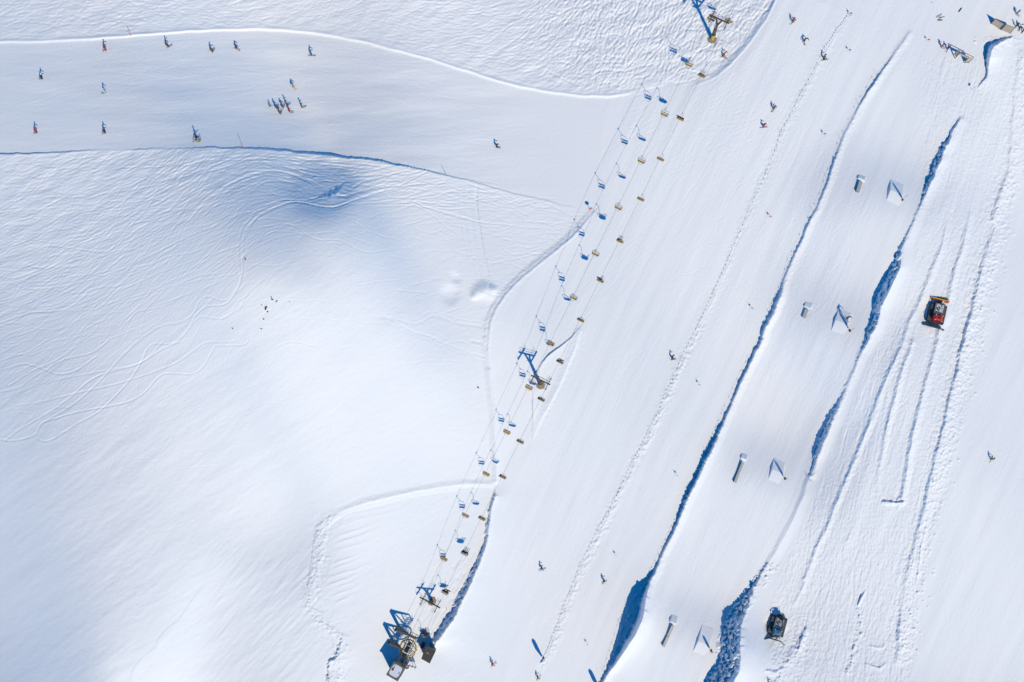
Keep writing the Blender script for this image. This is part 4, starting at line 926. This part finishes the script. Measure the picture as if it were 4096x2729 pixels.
V = [(x, y, 6.0) for x, y in outer]+[(x, y, 6.0) for x, y in inn]+[(x, y, 5.76) for x, y in outer]+[(x, y, 5.8) for x, y in inn]
Fc = []
for i in range(n):
    j = (i+1) % n; Fc += [(i, j, n+j, n+i), (2*n+i, 2*n+j, j, i), (n+i, n+j, 3*n+j, 3*n+i)]
rf.add(V, Fc); roof = rf.build('roof', pm('roof_rim', (.17,.155,.14), rough=.8, var=.2), bd)
MB().prism(rounded(poly, .80), 5.76, 5.9).build('snow_cover', M_SNOW, roof)
dd = MB().box((ctr.x+.3, ctr.y+1.95, .9), (.9,.1,2.0)).build('door', DARKST, bd)
hb = empty('operator_hut'); tag(hb, 'small brown-roofed operator hut at the foot of the loading area', 'hut'); hb.matrix_world = SF
hc = [LS(970,872,3), LS(1160,972,3), LS(1050,1205,3), LS(886,1118,3)]; hp = [(p.x, p.y) for p in hc]
MB().prism(shrink(hp, .14), -1.2, 2.8).build('wall', WALLM, hb)
rr = MB().prism(hp, 2.8, 3.0).build('roof', ROOF, hb)
hctr = sum(hc, Vector())/4
vv = MB(); vv.box((hctr.x-.35, hctr.y+.3, 3.05), (.55,.25,.08)); vv.box((hctr.x+.15, hctr.y+.2, 3.04), (.7,.06,.06)); vv.build('roof_vent', pm('pale_metal', (.4,.4,.4), rough=.4), rr)
MB().box((hctr.x-.2, hctr.y+1.35, 1.6), (1.2,.06,.8)).build('window', LENS, hb)
kb = empty('control_cabinet'); tag(kb, 'rust-brown control cabinet with a red lamp between bullwheel and hut', 'cabinet'); p = LS(905, 870, 1.6); kb.matrix_world = SF @ Matrix.Translation((p.x, p.y, 0))
MB().box((0,0,.8), (.85,1.5,1.6), bev=.05).build('housing', pm('rust_brown', (.10,.04,.03), rough=.7), kb); MB().tube((-.25,-.45,1.6), (-.25,-.45,1.8), .16, n=12).build('lamp', pm('red_lamp', (.6,.03,.02), rough=.3), kb)
gt_ = empty('entry_gate'); tag(gt_, 'grey entry gate bar with short posts behind the bullwheel', 'gate'); gt_.matrix_world = SF
a, b = LS(600,1240,1.1), LS(775,1285,1.1); MB().tube(a, b, .12, n=8).build('crossbar', GREYM, gt_)
for t in (0, .33, .66, 1): p = a.lerp(b, t); MB().box((p.x, p.y, .45), (.22,.5,1.5), bev=.03).build('post', GREYM, gt_)
u_, v_ = Rg(625, 1290); person(u_, v_, 90, 'person in dark green standing by the entry gate', pose='stand', jacket='green', trousers='black', gear='none', poles=False)
u_, v_ = Rg(915, 880); 

# ------------------------------------------------------------------ groomers
def groomer(u, v, heading, label, body, deck, accent, tiller=True, wings=False, logo=False):
    r = empty('snow_groomer'); tag(r, label, 'snow groomer'); r.matrix_world = frame(G(u, v), heading, up=normal_at(u, v, 20)*.5+UP*.5) @ Matrix.Diagonal((1, 1, 1.25, 1))
    for s in (-1, 1):
        m = MB(); L = 5.0; H_ = .86; prof = []
        for i in range(20):
            a = 2*math.pi*i/20; ca, sa = math.cos(a), math.sin(a); prof.append(((L/2-.43)*(1 if ca > 0 else -1)+.43*ca if abs(ca) > 1e-6 else 0, .45+.43*sa))
        n_ = len(prof); x0_, x1_ = s*1.12, s*2.08
        m.add([(x0_, y, z) for y, z in prof]+[(x1_, y, z) for y, z in prof], [tuple(range(n_-1,-1,-1)), tuple(range(n_, 2*n_))]+[(i, (i+1)%n_, n_+(i+1)%n_, n_+i) for i in range(n_)])
        t = m.build('track', RUB if s > 0 or True else GREYM, r)
        k = MB()
        for i in range(17): k.box((s*1.6, -2.0+i*.25, .90), (1.0,.06,.08))
        k.build('track_bars', GREYM, t)
        w_ = MB()
        for i in range(5): w_.tube((s*1.05,-1.8+i*.9,.42), (s*1.14,-1.8+i*.9,.42), .3, n=14)
        w_.build('wheels', DARKST, t)
    MB().box((0,-.1,.75), (2.1,5.2,.5), bev=.08).build('chassis', DARKST, r)
    cab = MB(); cab.box((.0,1.35,1.65), (2.1,1.7,1.5), bev=.22, taper=(.88,.8)); cb = cab.build('cab', body, r)
    MB().box((.0,1.3,2.42), (.7,.5,.10), bev=.04).build('roof_hatch', RUB, cb)
    MB().box((0,2.19,1.75), (1.6,.06,.7)).build('windscreen', LENS, cb)
    for s in (-1, 1):
        MB().tube((s*.86,.72,2.36), (s*.86,.72,2.52), .10, n=8).build('beacon', pm('lamp_white', (.8,.8,.75), rough=.3), cb); MB().tube((s*.86,2.0,2.3), (s*.86,2.12,2.36), .11, n=8).build('work_light', pm('lamp_white', (.8,.8,.75)), cb)
        MB().path([(s*1.05,1.9,1.9),(s*1.5,2.1,1.9)], .03).box((s*1.55,2.12,1.8), (.12,.08,.4)).build('mirror', RUB, cb)
    if logo:
        lg = MB(); n_ = 20
        for i in range(16):
            a0 = .5+i*.33; a1 = a0+.33; rr_ = .34
            lg.tube((rr_*math.cos(a0), 1.45+rr_*.8*math.sin(a0), 2.43), (rr_*math.cos(a1), 1.45+rr_*.8*math.sin(a1), 2.43), .06, n=5)
        lg.tube((-.12,1.45,2.43), (.18,1.5,2.43), .06, n=5); lg.tube((-.12,1.45,2.43), (-.05,1.3,2.43), .06, n=5); lg.build('roof_emblem', pm('orange_mark', (.75,.36,.02), rough=.5), cb)
    dk = MB(); dk.box((-.05,-.95,1.28), (1.9,2.5,.55), bev=.08); dk.box((.55,-1.9,1.62), (.7,.6,.25), bev=.05); dk.box((-.6,-1.9,1.62), (.45,.6,.3), bev=.05); dk.box((-.4,-.7,1.60), (.9,1.0,.15), bev=.04); dk.build('rear_deck', deck, r)
    en = MB(); en.box((0,.2,1.5), (1.8,.7,.7), bev=.1); en.tube((.35,-.75,1.6), (.35,-.75,1.95), .22, n=12); en.tube((-.1,-1.4,1.55), (.3,-1.3,1.8), .14, n=8); en.build('engine_cover', pm('engine_grey', (.12,.12,.13), rough=.6) if tiller else pm('engine_blue', (.02,.10,.22), rough=.4), r)
    rl = MB(); 
    for x in (-1.02, 1.02): rl.path([(x,-2.3,1.1),(x,-2.3,1.9),(x,.3,1.95)], .04, n=6)
    rl.path([(-1.02,-2.3,1.9),(1.02,-2.3,1.9)], .04, n=6); rl.path([(1.2,-2.4,1.75),(1.2,.5,1.75)], .06, n=6); rl.build('guard_rail', GREYM, r)
    bl = MB(); W_ = 2.35
    prof = [(0,.05),(-.10,.25),(-.13,.5),(-.10,.75),(.0,1.0),(.07,1.0),(-.03,.75),(-.06,.5),(-.03,.25),(.07,.05)]
    def blade(xa, ya, xb, yb):
        n_ = len(prof); d = Vector((xb-xa, yb-ya, 0)).normalized(); nn = Vector((-d.y, d.x, 0)); P = []
        for x, y in ((xa, ya), (xb, yb)):
            for o, z in prof: P.append(Vector((x, y, z))+nn*o)
        bl.add(P, [tuple(range(n_-1,-1,-1)), tuple(range(n_, 2*n_))]+[(i, (i+1)%n_, n_+(i+1)%n_, n_+i) for i in range(n_)])
    if wings: blade(-1.7,3.45,1.7,3.45); blade(1.65,3.45,2.7,4.1); blade(-2.7,4.1,-1.65,3.45)
    else: blade(-W_,3.5,W_,3.5); blade(W_-.05,3.5,W_+.35,3.75); blade(-W_-.35,3.75,-W_+.05,3.5)
    if wings:
        for q in range(len(bl.v)): bl.v[q] = bl.v[q]+Vector((0, 0, .75))
        wn = MB(); wn.box((-.2,-2.3,1.7), (1.1,.9,.5), bev=.1); wn.path([(-.2,-2.3,1.9),(-.2,-1.6,2.9),(-.2,-.4,3.5)], .12, n=8); wn.box((-.2,-.3,3.5), (.3,.5,.3), bev=.05); wn.build('shadow_boom', RUB, r)  # tall boom and box added on the deck so the groomer casts a longer shadow
    bl.build('blade', pm('blade_steel', (.05,.06,.06), rough=.4, metal=.3), r)
    ar = MB(); 
    for s in (-1, 1): ar.tube((s*.6,2.4,.7), (s*.9,3.4,.45), .10, n=8); ar.tube((s*.3,2.4,.9), (s*.4,3.4,.8), .06, n=8)
    ar.box((0,2.55,.75), (1.9,.3,.4), bev=.05); ar.build('blade_arms', pm('arm_paint', (.09,.02,.025), rough=.5), r)
    if tiller:
        tl = MB(); tl.box((0,-3.75,.62), (4.9,.34,.30), bev=.06); t = tl.build('tiller', YEL, r)
        cv = MB()
        for x, wd_ in ((-1.75,1.1),(0.0,1.6),(1.75,1.1)): cv.box((x,-3.42,.70), (wd_,.34,.26), bev=.06)
        cv.build('tiller_cover', body, t)
        fl = MB(); fl.box((0,-4.15,.22), (4.7,.6,.05)); fl.build('finisher_flap', pm('orange_flap', (.62,.38,.05)), t)
        hg = MB(); hg.box((0,-3.0,.7), (1.2,.8,.35), bev=.05); 
        for s in (-1, 1): hg.tube((s*.5,-2.4,.9), (s*1.2,-3.3,.8), .07, n=6)
        hg.build('hitch', RUB, r)
    else:
        hg = MB(); hg.box((0,-2.8,.7), (1.5,.5,.3), bev=.05)
        hg.tube((-.9,-2.6,1.0), (-1.1,-2.9,2.0), .05, n=6); hg.build('hitch', RUB, r)
    return r
groomer(3742, 1256, 255.5, 'red-cabbed snow groomer with yellow rear tiller working between the windrows', pm('groomer_red', (.72,.035,.025), rough=.35), pm('groomer_grey', (.60,.60,.62), rough=.5), YEL)
groomer(3106, 2502, 254, 'dark blue snow groomer with orange roof mark and winged blade on the lower platform', pm('groomer_blue', (.02,.24,.46), rough=.35), pm('groomer_pale', (.30,.34,.40), rough=.5), YEL, tiller=False, wings=True, logo=True)

# ------------------------------------------------------------------ terrain park
def kicker(u, v, heading, w_, h_, Lu, Ld, label, name='snow_kicker', cat='snow jump', group='snow kickers in the jump lane'):
    """tent of packed snow: run-up from the back, crest across, short fall in front (+Y)"""
    m = MB(); ys = [-Lu*t for t in (1.0,.8,.6,.4,.2,.08)]+[0]+[Ld*t for t in (.1,.3,.6,1.0)]; P = []; F = []
    for y in ys:
        t = 1+y/Lu if y <= 0 else 1-y/Ld
        z = h_*(t**1.15 if y <= 0 else t)-.34*(1-t)**2; ww = w_/2*(1+.06*(1-t)); fl = z*.42+.02
        sk = min(-.02, z-.05)
        for x, zz in ((-ww-fl, -.35), (-ww-fl*.9, sk), (-ww, z), (-ww*.5, z+.01), (0, z), (ww*.5, z+.01), (ww, z), (ww+fl*.9, sk), (ww+fl, -.35)): P.append((x, y, zz))
    k = 9
    for i in range(len(ys)-1):
        for j in range(k-1): F.append((i*k+j, i*k+j+1, (i+1)*k+j+1, (i+1)*k+j))
    F += [tuple(range(k)), tuple(range((len(ys)-1)*k, len(ys)*k))[::-1]]; F += [(i*k, (i+1)*k, (i+1)*k+k-1, i*k+k-1) for i in range(len(ys)-1)]
    m.add(P, F); o = m.build(name, M_SNOW); o.matrix_world = frame(G(u, v), heading, up=normal_at(u, v, 30)); tag(o, label, cat, group); return o
kicker(3580, 774, 250, 3.5, .72, 4.4, 3.4, 'highest snow kicker, nearest the wooden start gate')
kicker(3364, 1290, 251, 3.0, .72, 4.2, 3.2, 'second snow kicker, with a skier in the air above it')
kicker(3106, 1887, 250, 3.0, .75, 4.2, 3.4, 'third snow kicker, beside the two-piece slide box above the long shadow')
kicker(2811, 2572, 247, 3.1, .72, 4.2, 3.2, 'lowest snow kicker, next to the dark shaded snow bank')
def slide(u, v, heading, L, w_, h_, label, segs=1, gap=0.12):
    r = empty('slide_box'); tag(r, label, 'slide box', 'grey slide boxes on the jump lane'); r.matrix_world = frame(G(u, v), heading, up=normal_at(u, v, 30))
    for k in range(segs):
        y = (k-(segs-1)/2)*(L+gap); MB().box((0,y,h_-.04), (w_,L,.08), bev=.01).build('top_board', BOARD, r); MB().box((0,y,h_/2-.25), (w_*.88,L*.97,h_+.4)).build('side_panel', pm('side_board', (.12,.12,.13), rough=.6), r)
        for s in (-1, 1): MB().tube((s*w_/2,y-L/2,h_-.02), (s*w_/2,y+L/2,h_-.02), .035, n=6).build('coping', GREYM, r)
    return r
slide(3433, 749, 250, 2.9, .8, .65, 'short wide grey slide box beside the highest kicker')
slide(3221, 1255, 251, 2.3, .8, .5, 'shortest grey slide box beside the second kicker')
slide(2953, 1890, 246.5, 2.75, .62, .55, 'narrow two-piece slide box beside the third kicker', segs=2)
slide(2671, 2543, 246.5, 2.95, .62, .55, 'narrow two-piece slide box at the lowest kicker', segs=2)
gk = 'snow run-ups at the slide boxes'
kicker(3443, 720, 250, 1.7, .6, 1.9, .5, 'snow run-up above the short wide slide box', 'snow_ramp', 'snow ramp', gk)
kicker(3231, 1229, 251, 1.7, .5, 1.9, .5, 'snow run-up above the shortest slide box', 'snow_ramp', 'snow ramp', gk)
kicker(2973, 1836, 250, 1.4, .65, 2.0, .6, 'snow run-up above the upper two-piece slide box', 'snow_ramp', 'snow ramp', gk)
kicker(2691, 2489, 250, 1.5, .75, 2.4, .6, 'snow run-up above the lowest slide box', 'snow_ramp', 'snow ramp', gk)
# feather flags
def feather(u, v, yaw, colr, label, H_=4.4, wd=.62, group='feather flags', twist=0.0):
    r = empty('feather_flag'); tag(r, label, 'flag', group); r.matrix_world = frame(G(u, v), yaw)
    MB().tube((0,0,-.3), (0,0,H_*.72), .03, .02, n=6).path([(0,0,H_*.72),(.04,0,H_*.9),(.16,0,H_*.985),(.34,0,H_),(.5,0,H_*.97)], .014, n=5).build('pole', GREYM, r)
    m = MB(); P = []; F = []; n_ = 16
    for i in range(n_+1):
        t = i/n_; z = .7+(H_-.75)*t; x0_ = .02 if t < .8 else .02+.32*((t-.8)/.2)**1.5; x1_ = wd*(.35+.65*min(t*2.2, 1)) if t < .93 else wd*(1-.25*((t-.93)/.07))
        for k in range(5):
            q = k/4; y = .10*math.sin(q*3.0+t*4+twist)*q; P.append((x0_+(x1_-x0_)*q, y, z-.15*q*(1-t)))
    for i in range(n_):
        for k in range(4): F.append((i*5+k, i*5+k+1, i*5+k+6, i*5+k+5))
    m.add(P, F); c = m.build('sail', pm('flag_'+label.split()[0], colr, rough=.7, var=.15, scale=4), r); sm = c.modifiers.new('thickness', 'SOLIDIFY'); sm.thickness = .012
    MB().prism([(.35*math.cos(a*.785), .35*math.sin(a*.785)) for a in range(8)], -.05, .08).build('base', RUB, r); return r
YF = (.62,.34,.03)
feather(3609, 799, -45, YF, 'ochre feather flag at the highest kicker'); feather(3400, 1323, -55, YF, 'ochre feather flag at the second kicker'); feather(3140, 1915, -75, YF, 'ochre feather flag at the third kicker'); feather(2844, 2602, -80, YF, 'ochre feather flag at the lowest kicker by the shaded bank')
feather(2173, 2632, -62, (.03,.26,.50), 'bright blue feather flag at the foot of the rope fence', H_=6.2, wd=.9)
feather(2404, 2762, -62, (.03,.26,.50), 'blue feather flag below the bottom edge, its shadow entering between fence and berm', H_=6.4, wd=.95)
# diamond sign
r = empty('warning_sign'); tag(r, 'small orange diamond sign on a thin pole near the bank below the start gate', 'sign'); r.matrix_world = frame(G(*T1(3,0,1872,832)), 120)
MB().tube((0,0,-.2), (0,0,2.1), .03, n=6).build('pole', GREYM, r); MB().add([(0,.03,1.2),(.45,.03,1.65),(0,.03,2.1),(-.45,.03,1.65),(0,.06,1.2),(.45,.06,1.65),(0,.06,2.1),(-.45,.06,1.65)], [(0,1,2,3),(7,6,5,4),(0,4,5,1),(1,5,6,2),(2,6,7,3),(3,7,4,0)]).build('panel', pm('orange_sign', (.7,.30,.03)), r)

# ------------------------------------------------------------------ slalom gates, rope fences
def gate(u, v, k, label):
    r = empty('slalom_gate'); tag(r, label, 'slalom gate', 'slalom gates on the race slope'); r.matrix_world = frame(G(u, v), 70)
    for x in (-.34, .34): MB().tube((x,0,-.2), (x*.55,0,2.0), .016, n=5).build('pole', pm('gate_pole_'+k, (.45,.04,.04) if k == 'red' else (.05,.10,.35)), r)
    m = MB(); P = [(-.27,0,.95),(.27,0,.95),(.2,0,1.5),(-.2,0,1.5)]; m.add(P+[(x, .02, z) for x, y, z in P], [(0,1,2,3),(7,6,5,4),(0,4,5,1),(1,5,6,2),(2,6,7,3),(3,7,4,0)])
    m.build('panel', pm('gate_panel_'+k, (.6,.05,.05) if k == 'red' else (.05,.12,.4), rough=.8), r)
gs_ = [((3,0,750,145),'red','slalom gate at the very top where the rope fence begins'), ((3,0,740,480),'blue','slalom gate below the top of the rope fence, left of the berm start'), ((3,0,1462,385),'red','slalom gate left of the start gate by the two red-black people'), ((3,0,512,1248),'blue','slalom gate level with the crimson lift rider, right of the fence'), ((3,1,14,436),'red','slalom gate level with the highest slide box'), ((2,1,2200,1276),'blue','slalom gate level with the red groomer'), ((2,2,1716,408),'red','slalom gate level with the middle pylon'), ((2,2,1515,1242),'blue','slalom gate level with the third kicker'), ((2,3,955,412),'red','slalom gate just above the brown-jacketed skier'), ((2,3,690,1222),'blue','lowest slalom gate, level with the lowest kicker')]
for (a, k, l) in gs_: gate(*T1(*a), k, l)
def rope_fence(poles, label, npen, height=1.9):
    r = empty('rope_fence'); tag(r, label, 'rope fence', 'rope fences along the slope'); P = [T1(*p) for p in poles]; r.location = G(*P[0])
    base = r.location.copy(); tops = []
    for u, v in P:
        g0 = G(u, v)-base; MB().tube(g0-UP*.2, g0+UP*height, .028, .02, n=5).build('post', pm('fence_post', (.14,.12,.12)), r); tops.append(g0+UP*1.15)
    rp = MB(); k_ = 0; palette = [(.5,.05,.04), (.08,.10,.16), (.55,.30,.04)]
    for a, b in zip(tops[:-1], tops[1:]):
        L = (b-a).length; prev = a; n_ = 12
        for i in range(1, n_+1):
            t = i/n_; q = a.lerp(b, t)-UP*(.25*4*t*(1-t)); rp.tube(prev, q, .012, n=4); prev = q
        for i in range(npen):
            t = (i+.5)/npen; q = a.lerp(b, t)-UP*(.25*4*t*(1-t)); d = (b-a).normalized()
            m = MB(); m.add([q-d*.17, q+d*.17, q-UP*.36, q-d*.17+Vector((.02,0,0)), q+d*.17+Vector((.02,0,0)), q-UP*.36+Vector((.02,0,0))], [(0,1,2),(5,4,3),(0,3,4,1),(1,4,5,2),(2,5,3,0)])
            m.build('pennant', pm('pennant_%d' % (k_ % 3), palette[k_ % 3], rough=.8), r); k_ += 1
    rp.build('rope', pm('cord', (.25,.22,.2), rough=.8), r); return r
FA1 = [(3,0,755,150),(3,0,640,300),(3,0,525,475),(3,0,315,888),(3,0,125,1248),(2,1,2352,42),(2,1,2192,382),(2,1,2000,838),(2,1,1862,1148),(2,1,1732,1428),(2,2,1567,192)]
FA2 = [(2,2,1567,192),(2,2,1432,498),(2,2,1272,838),(2,2,1122,1128),(2,2,982,1428),(2,3,802,182),(2,3,637,518),(2,3,482,918),(2,3,377,1192),(2,3,300,1370)]
rope_fence(FA1, 'upper run of the pennant rope fence along the ploughed ridge', 8); rope_fence(FA2, 'lower run of the pennant rope fence down to the blue flag', 9)
rope_fence([(3,0,995,692),(3,0,837,967),(3,0,680,1297),(3,1,547,87),(3,1,417,387),(3,1,200,862),(3,1,12,1327)], 'thin rope fence on posts beside the upper half of the long berm', 3)
rope_fence([(2,2,2187,192),(2,2,1967,692),(2,2,1787,1032),(2,2,1617,1397),(2,3,1467,192),(2,3,1282,577),(2,3,1207,672),(2,3,1062,877),(2,3,990,1040),(2,3,850,1500)], 'thin rope fence on posts beside the shaded lower half of the long berm', 6)
# marker poles
def marker(a, label, H_=1.9, c=(.5,.05,.04), disc=False):
    r = empty('piste_marker'); tag(r, label, 'marker pole', 'piste marker poles'); r.matrix_world = frame(G(*T1(*a)), 90); MB().tube((0,0,-.3), (0,0,H_), .05, n=7).build('pole', pm('marker_red', c), r); MB().tube((0,0,H_), (0,0,H_+.25), .055, n=7).build('tip', pm('marker_tip', (.7,.3,.05)), r)
    if disc: MB().tube((0,.06,H_-.1), (0,.10,H_-.1), .5, n=20).build('disc', pm('marker_disc', (.5,.06,.05)), r)
marker((0,0,1206,330), 'pinkish pole standing on the white upper edge of the left piste', c=(.6,.2,.15)); marker((0,0,2236,1358), 'thin pole on the shaded lower edge of the left piste', H_=2.2)
marker((1,1,1745,36), 'thin pole on the lower piste edge above the groomer ruts'); marker((2,1,720,372), 'marker pole with a round disc at the tip of the powder wedge', disc=True, H_=2.0)
marker((3,2,388,1290), 'short red pole on the snow bank edge beside the third kicker', H_=1.6)
marker((1,3,1755,905), 'short stake on the loading track beside the lower pylon', H_=.6, c=(.1,.1,.1))

# ------------------------------------------------------------------ start gate, banners, gear on the snow
def seg_pts(a, b): return G(*a), G(*b)
def Q1(x, y): return 3720+x/11.77, 140+y/11.77
def Q2(x, y): return 3900+x/10.45, y/10.45
sg = empty('start_gate'); tag(sg, 'weathered wooden start gate with two beige canvas towers joined by a header', 'start gate'); sg.location = G(*Q1(1130, 1000)); b0 = sg.location.copy()
bs = [G(*Q1(1090, 955))-b0, G(*Q1(1175, 1110))-b0, G(*Q1(1605, 1312))-b0, G(*Q1(1818, 1312))-b0]; Hs = 3.1
for p in bs: MB().tube(p-UP*.3, p+UP*Hs, .10, n=6).build('post', WOOD, sg)
def sheet(p, q, h0, h1, name, par, m_, th=.04):
    n_ = (q-p).cross(UP).normalized()*th; V = [p+UP*h0, q+UP*h0, q+UP*h1, p+UP*h1]; return MB().add(V+[x+n_ for x in V], [(0,1,2,3),(7,6,5,4),(0,4,5,1),(1,5,6,2),(2,6,7,3),(3,7,4,0)]).build(name, m_, par)
sheet(bs[0].lerp(bs[1],.1), bs[1].lerp(bs[0],.1), .7, Hs-.2, 'side_panel', sg, CANV); sheet(bs[2].lerp(bs[3],.08), bs[3].lerp(bs[2],.08), .5, Hs-.2, 'side_panel', sg, CANV)
t0, t1 = bs[0]+UP*Hs, bs[3]+UP*Hs; MB().tube(t0, t1, .10, n=6).build('top_beam', WOOD, sg); MB().tube(bs[1]+UP*Hs, bs[2]+UP*Hs, .09, n=6).build('top_beam', WOOD, sg)
sheet(bs[1], bs[2], Hs-.75, Hs-.1, 'header_panel', sg, CANV)
for i in (0, 2): MB().tube(bs[i]+UP*.1, bs[i+1]+UP*.1, .07, n=6).build('sill', WOOD, sg)
def banner(a, b, H_, label, brace):
    r = empty('banner_frame'); tag(r, label, 'banner frame', 'wooden banner frames at the top right'); A, B = G(*a), G(*b); r.location = A; B = B-A; A = Vector()
    for p in (A, B): MB().tube(p-UP*.3, p+UP*(H_+.1), .10, n=6).build('post', WOOD, r)
    for h_ in (.25, H_): MB().tube(A+UP*h_-(B-A)*.06, B+UP*h_+(B-A)*.06, .08, n=6).build('rail', WOOD, r)
    sheet(A.lerp(B,.03), B.lerp(A,.03), .3, H_-.05, 'canvas', r, CANV)
    n_ = (B-A).cross(UP).normalized()*1.1
    if n_.y < 0: n_ = -n_
    for p in (A, B): MB().tube(p+UP*(H_*.8), p+n_-UP*.1, .06, n=6).build('brace', WOOD, r)
banner(Q2(672,1000), Q2(1010,1210), 2.5, 'left wooden banner frame with pale canvas and a long pointed shadow', 1)
banner(Q2(1085,1262), Q2(1450,1400), 3.0, 'right wooden banner frame with ochre canvas by the group of people', 1)
def Q3(x, y): return 3720+x/13.07, y/13.07
def lying(a, b, label, kind, col):
    p, q = Q3(*a), Q3(*b); ang = math.degrees(math.atan2(-(q[1]-p[1]), q[0]-p[0])); c_ = ((p[0]+q[0])/2, (p[1]+q[1])/2)
    r = empty(kind); tag(r, label, kind.replace('_', ' '), 'gear laid on the snow at the top'); r.matrix_world = frame(G(*c_)+NZ*.03, ang-(90 if kind == 'snowboard' else 0) + (0 if kind == 'ski' else 0), up=normal_at(*c_))
    if kind == 'ski':
        o = bpy.data.objects.new('ski_blade', MESH['ski_l']); COL.objects.link(o); o.parent = r; slot(o, [cm(C[col])]); o.location = (-.14,0,0)
        MB().box((0,.02,.10), (.08,.3,.08), bev=.02).build('binding', RUB, r)
    else:
        o = bpy.data.objects.new('board_deck', MESH['board']); COL.objects.link(o); o.parent = r; slot(o, [cm(C[col]), BOOT]); 
        MB().box((.27,0,.12), (.1,.3,.1), bev=.02).build('binding', RUB, r); MB().box((-.27,0,.12), (.1,.3,.1), bev=.02).build('binding', RUB, r)
lying((350,855),(530,765), 'upper ski of the left pair lying on the snow left of the start area', 'ski', 'grey'); lying((338,925),(520,828), 'lower ski of the left pair lying on the snow', 'ski', 'grey')
lying((430,935),(720,878), 'upper ski of the right pair lying on the snow', 'ski', 'grey'); lying((450,985),(660,905), 'lower ski of the right pair lying just above the olive snowboard', 'ski', 'grey')
lying((370,1068),(660,1050), 'olive snowboard lying below the laid-down skis', 'snowboard', 'olive'); lying((1462,662),(1680,390), 'black snowboard lying diagonally, alone right of the skis', 'snowboard', 'black')

# ------------------------------------------------------------------ bare soil and stones
DIRT = pm('brown_soil', (.12,.06,.035), rough=.95, var=.35, scale=9); STONE = pm('dark_stone', (.06,.06,.06), rough=.9, var=.3)
def rock(u, v, sx_, sy_, label, m_=None, cat='rock', h_=.14, name='rock'):
    bm = bmesh.new(); bmesh.ops.create_icosphere(bm, subdivisions=2, radius=1)
    ph = random.uniform(0, 9)
    for q in bm.verts:
        k = 1+.28*math.sin(q.co.x*3.1+ph)+.22*math.cos(q.co.y*4.3+ph*2); q.co = Vector((q.co.x*sx_*k, q.co.y*sy_*k, q.co.z*h_*k))
    me = bpy.data.meshes.new(name); bm.to_mesh(me); bm.free(); me.materials.append(m_ or DIRT); o = bpy.data.objects.new(name, me); COL.objects.link(o); o.matrix_world = frame(G(u, v), random.uniform(0, 180)); tag(o, label, cat, 'bare stones showing through the powder')
rock(*T1(1,1,140,1168), .30, .12, 'brown stone, upper of the two close streaks in the bare patch'); rock(*T1(1,1,150,1186), .42, .12, 'long brown stone just under the upper streak')
rock(*T1(1,1,188,1204), .28, .14, 'brown stone at the right end of the bare patch'); rock(*T1(1,1,92,1258), .34, .30, 'largest reddish stone, lower left in the bare patch'); rock(*T1(1,1,90,1275), .22, .26, 'dark stone touching the largest reddish one')
rock(*T1(1,1,106,1298), .16, .18, 'small stone below the largest reddish one'); rock(*T1(1,1,50,1236), .12, .10, 'tiny stone left of the bare patch'); rock(*T1(1,1,72,1366), .12, .24, 'narrow dark stone below the bare patch')
rock(*T1(1,1,48,1456), .18, .12, 'lowest stone under the bare patch'); rock(*T1(1,1,308,1208), .12, .08, 'small isolated stone right of the bare patch')
rock(*T1(0,1,2255,815), .16, .26, 'lone dark stone beside the double ski track', STONE); rock(*T1(0,1,2137,1452), .26, .12, 'dark stone left of the bare patch, by the track bend', STONE)
rock(*T1(1,2,2043,430), .20, .24, 'lone dark stone in smooth powder left of the middle pylon', STONE, h_=.3)
rock(*T1(3,0,1505,22), .10, .14, 'tiny stone at the top edge above the laid-down skis', STONE)
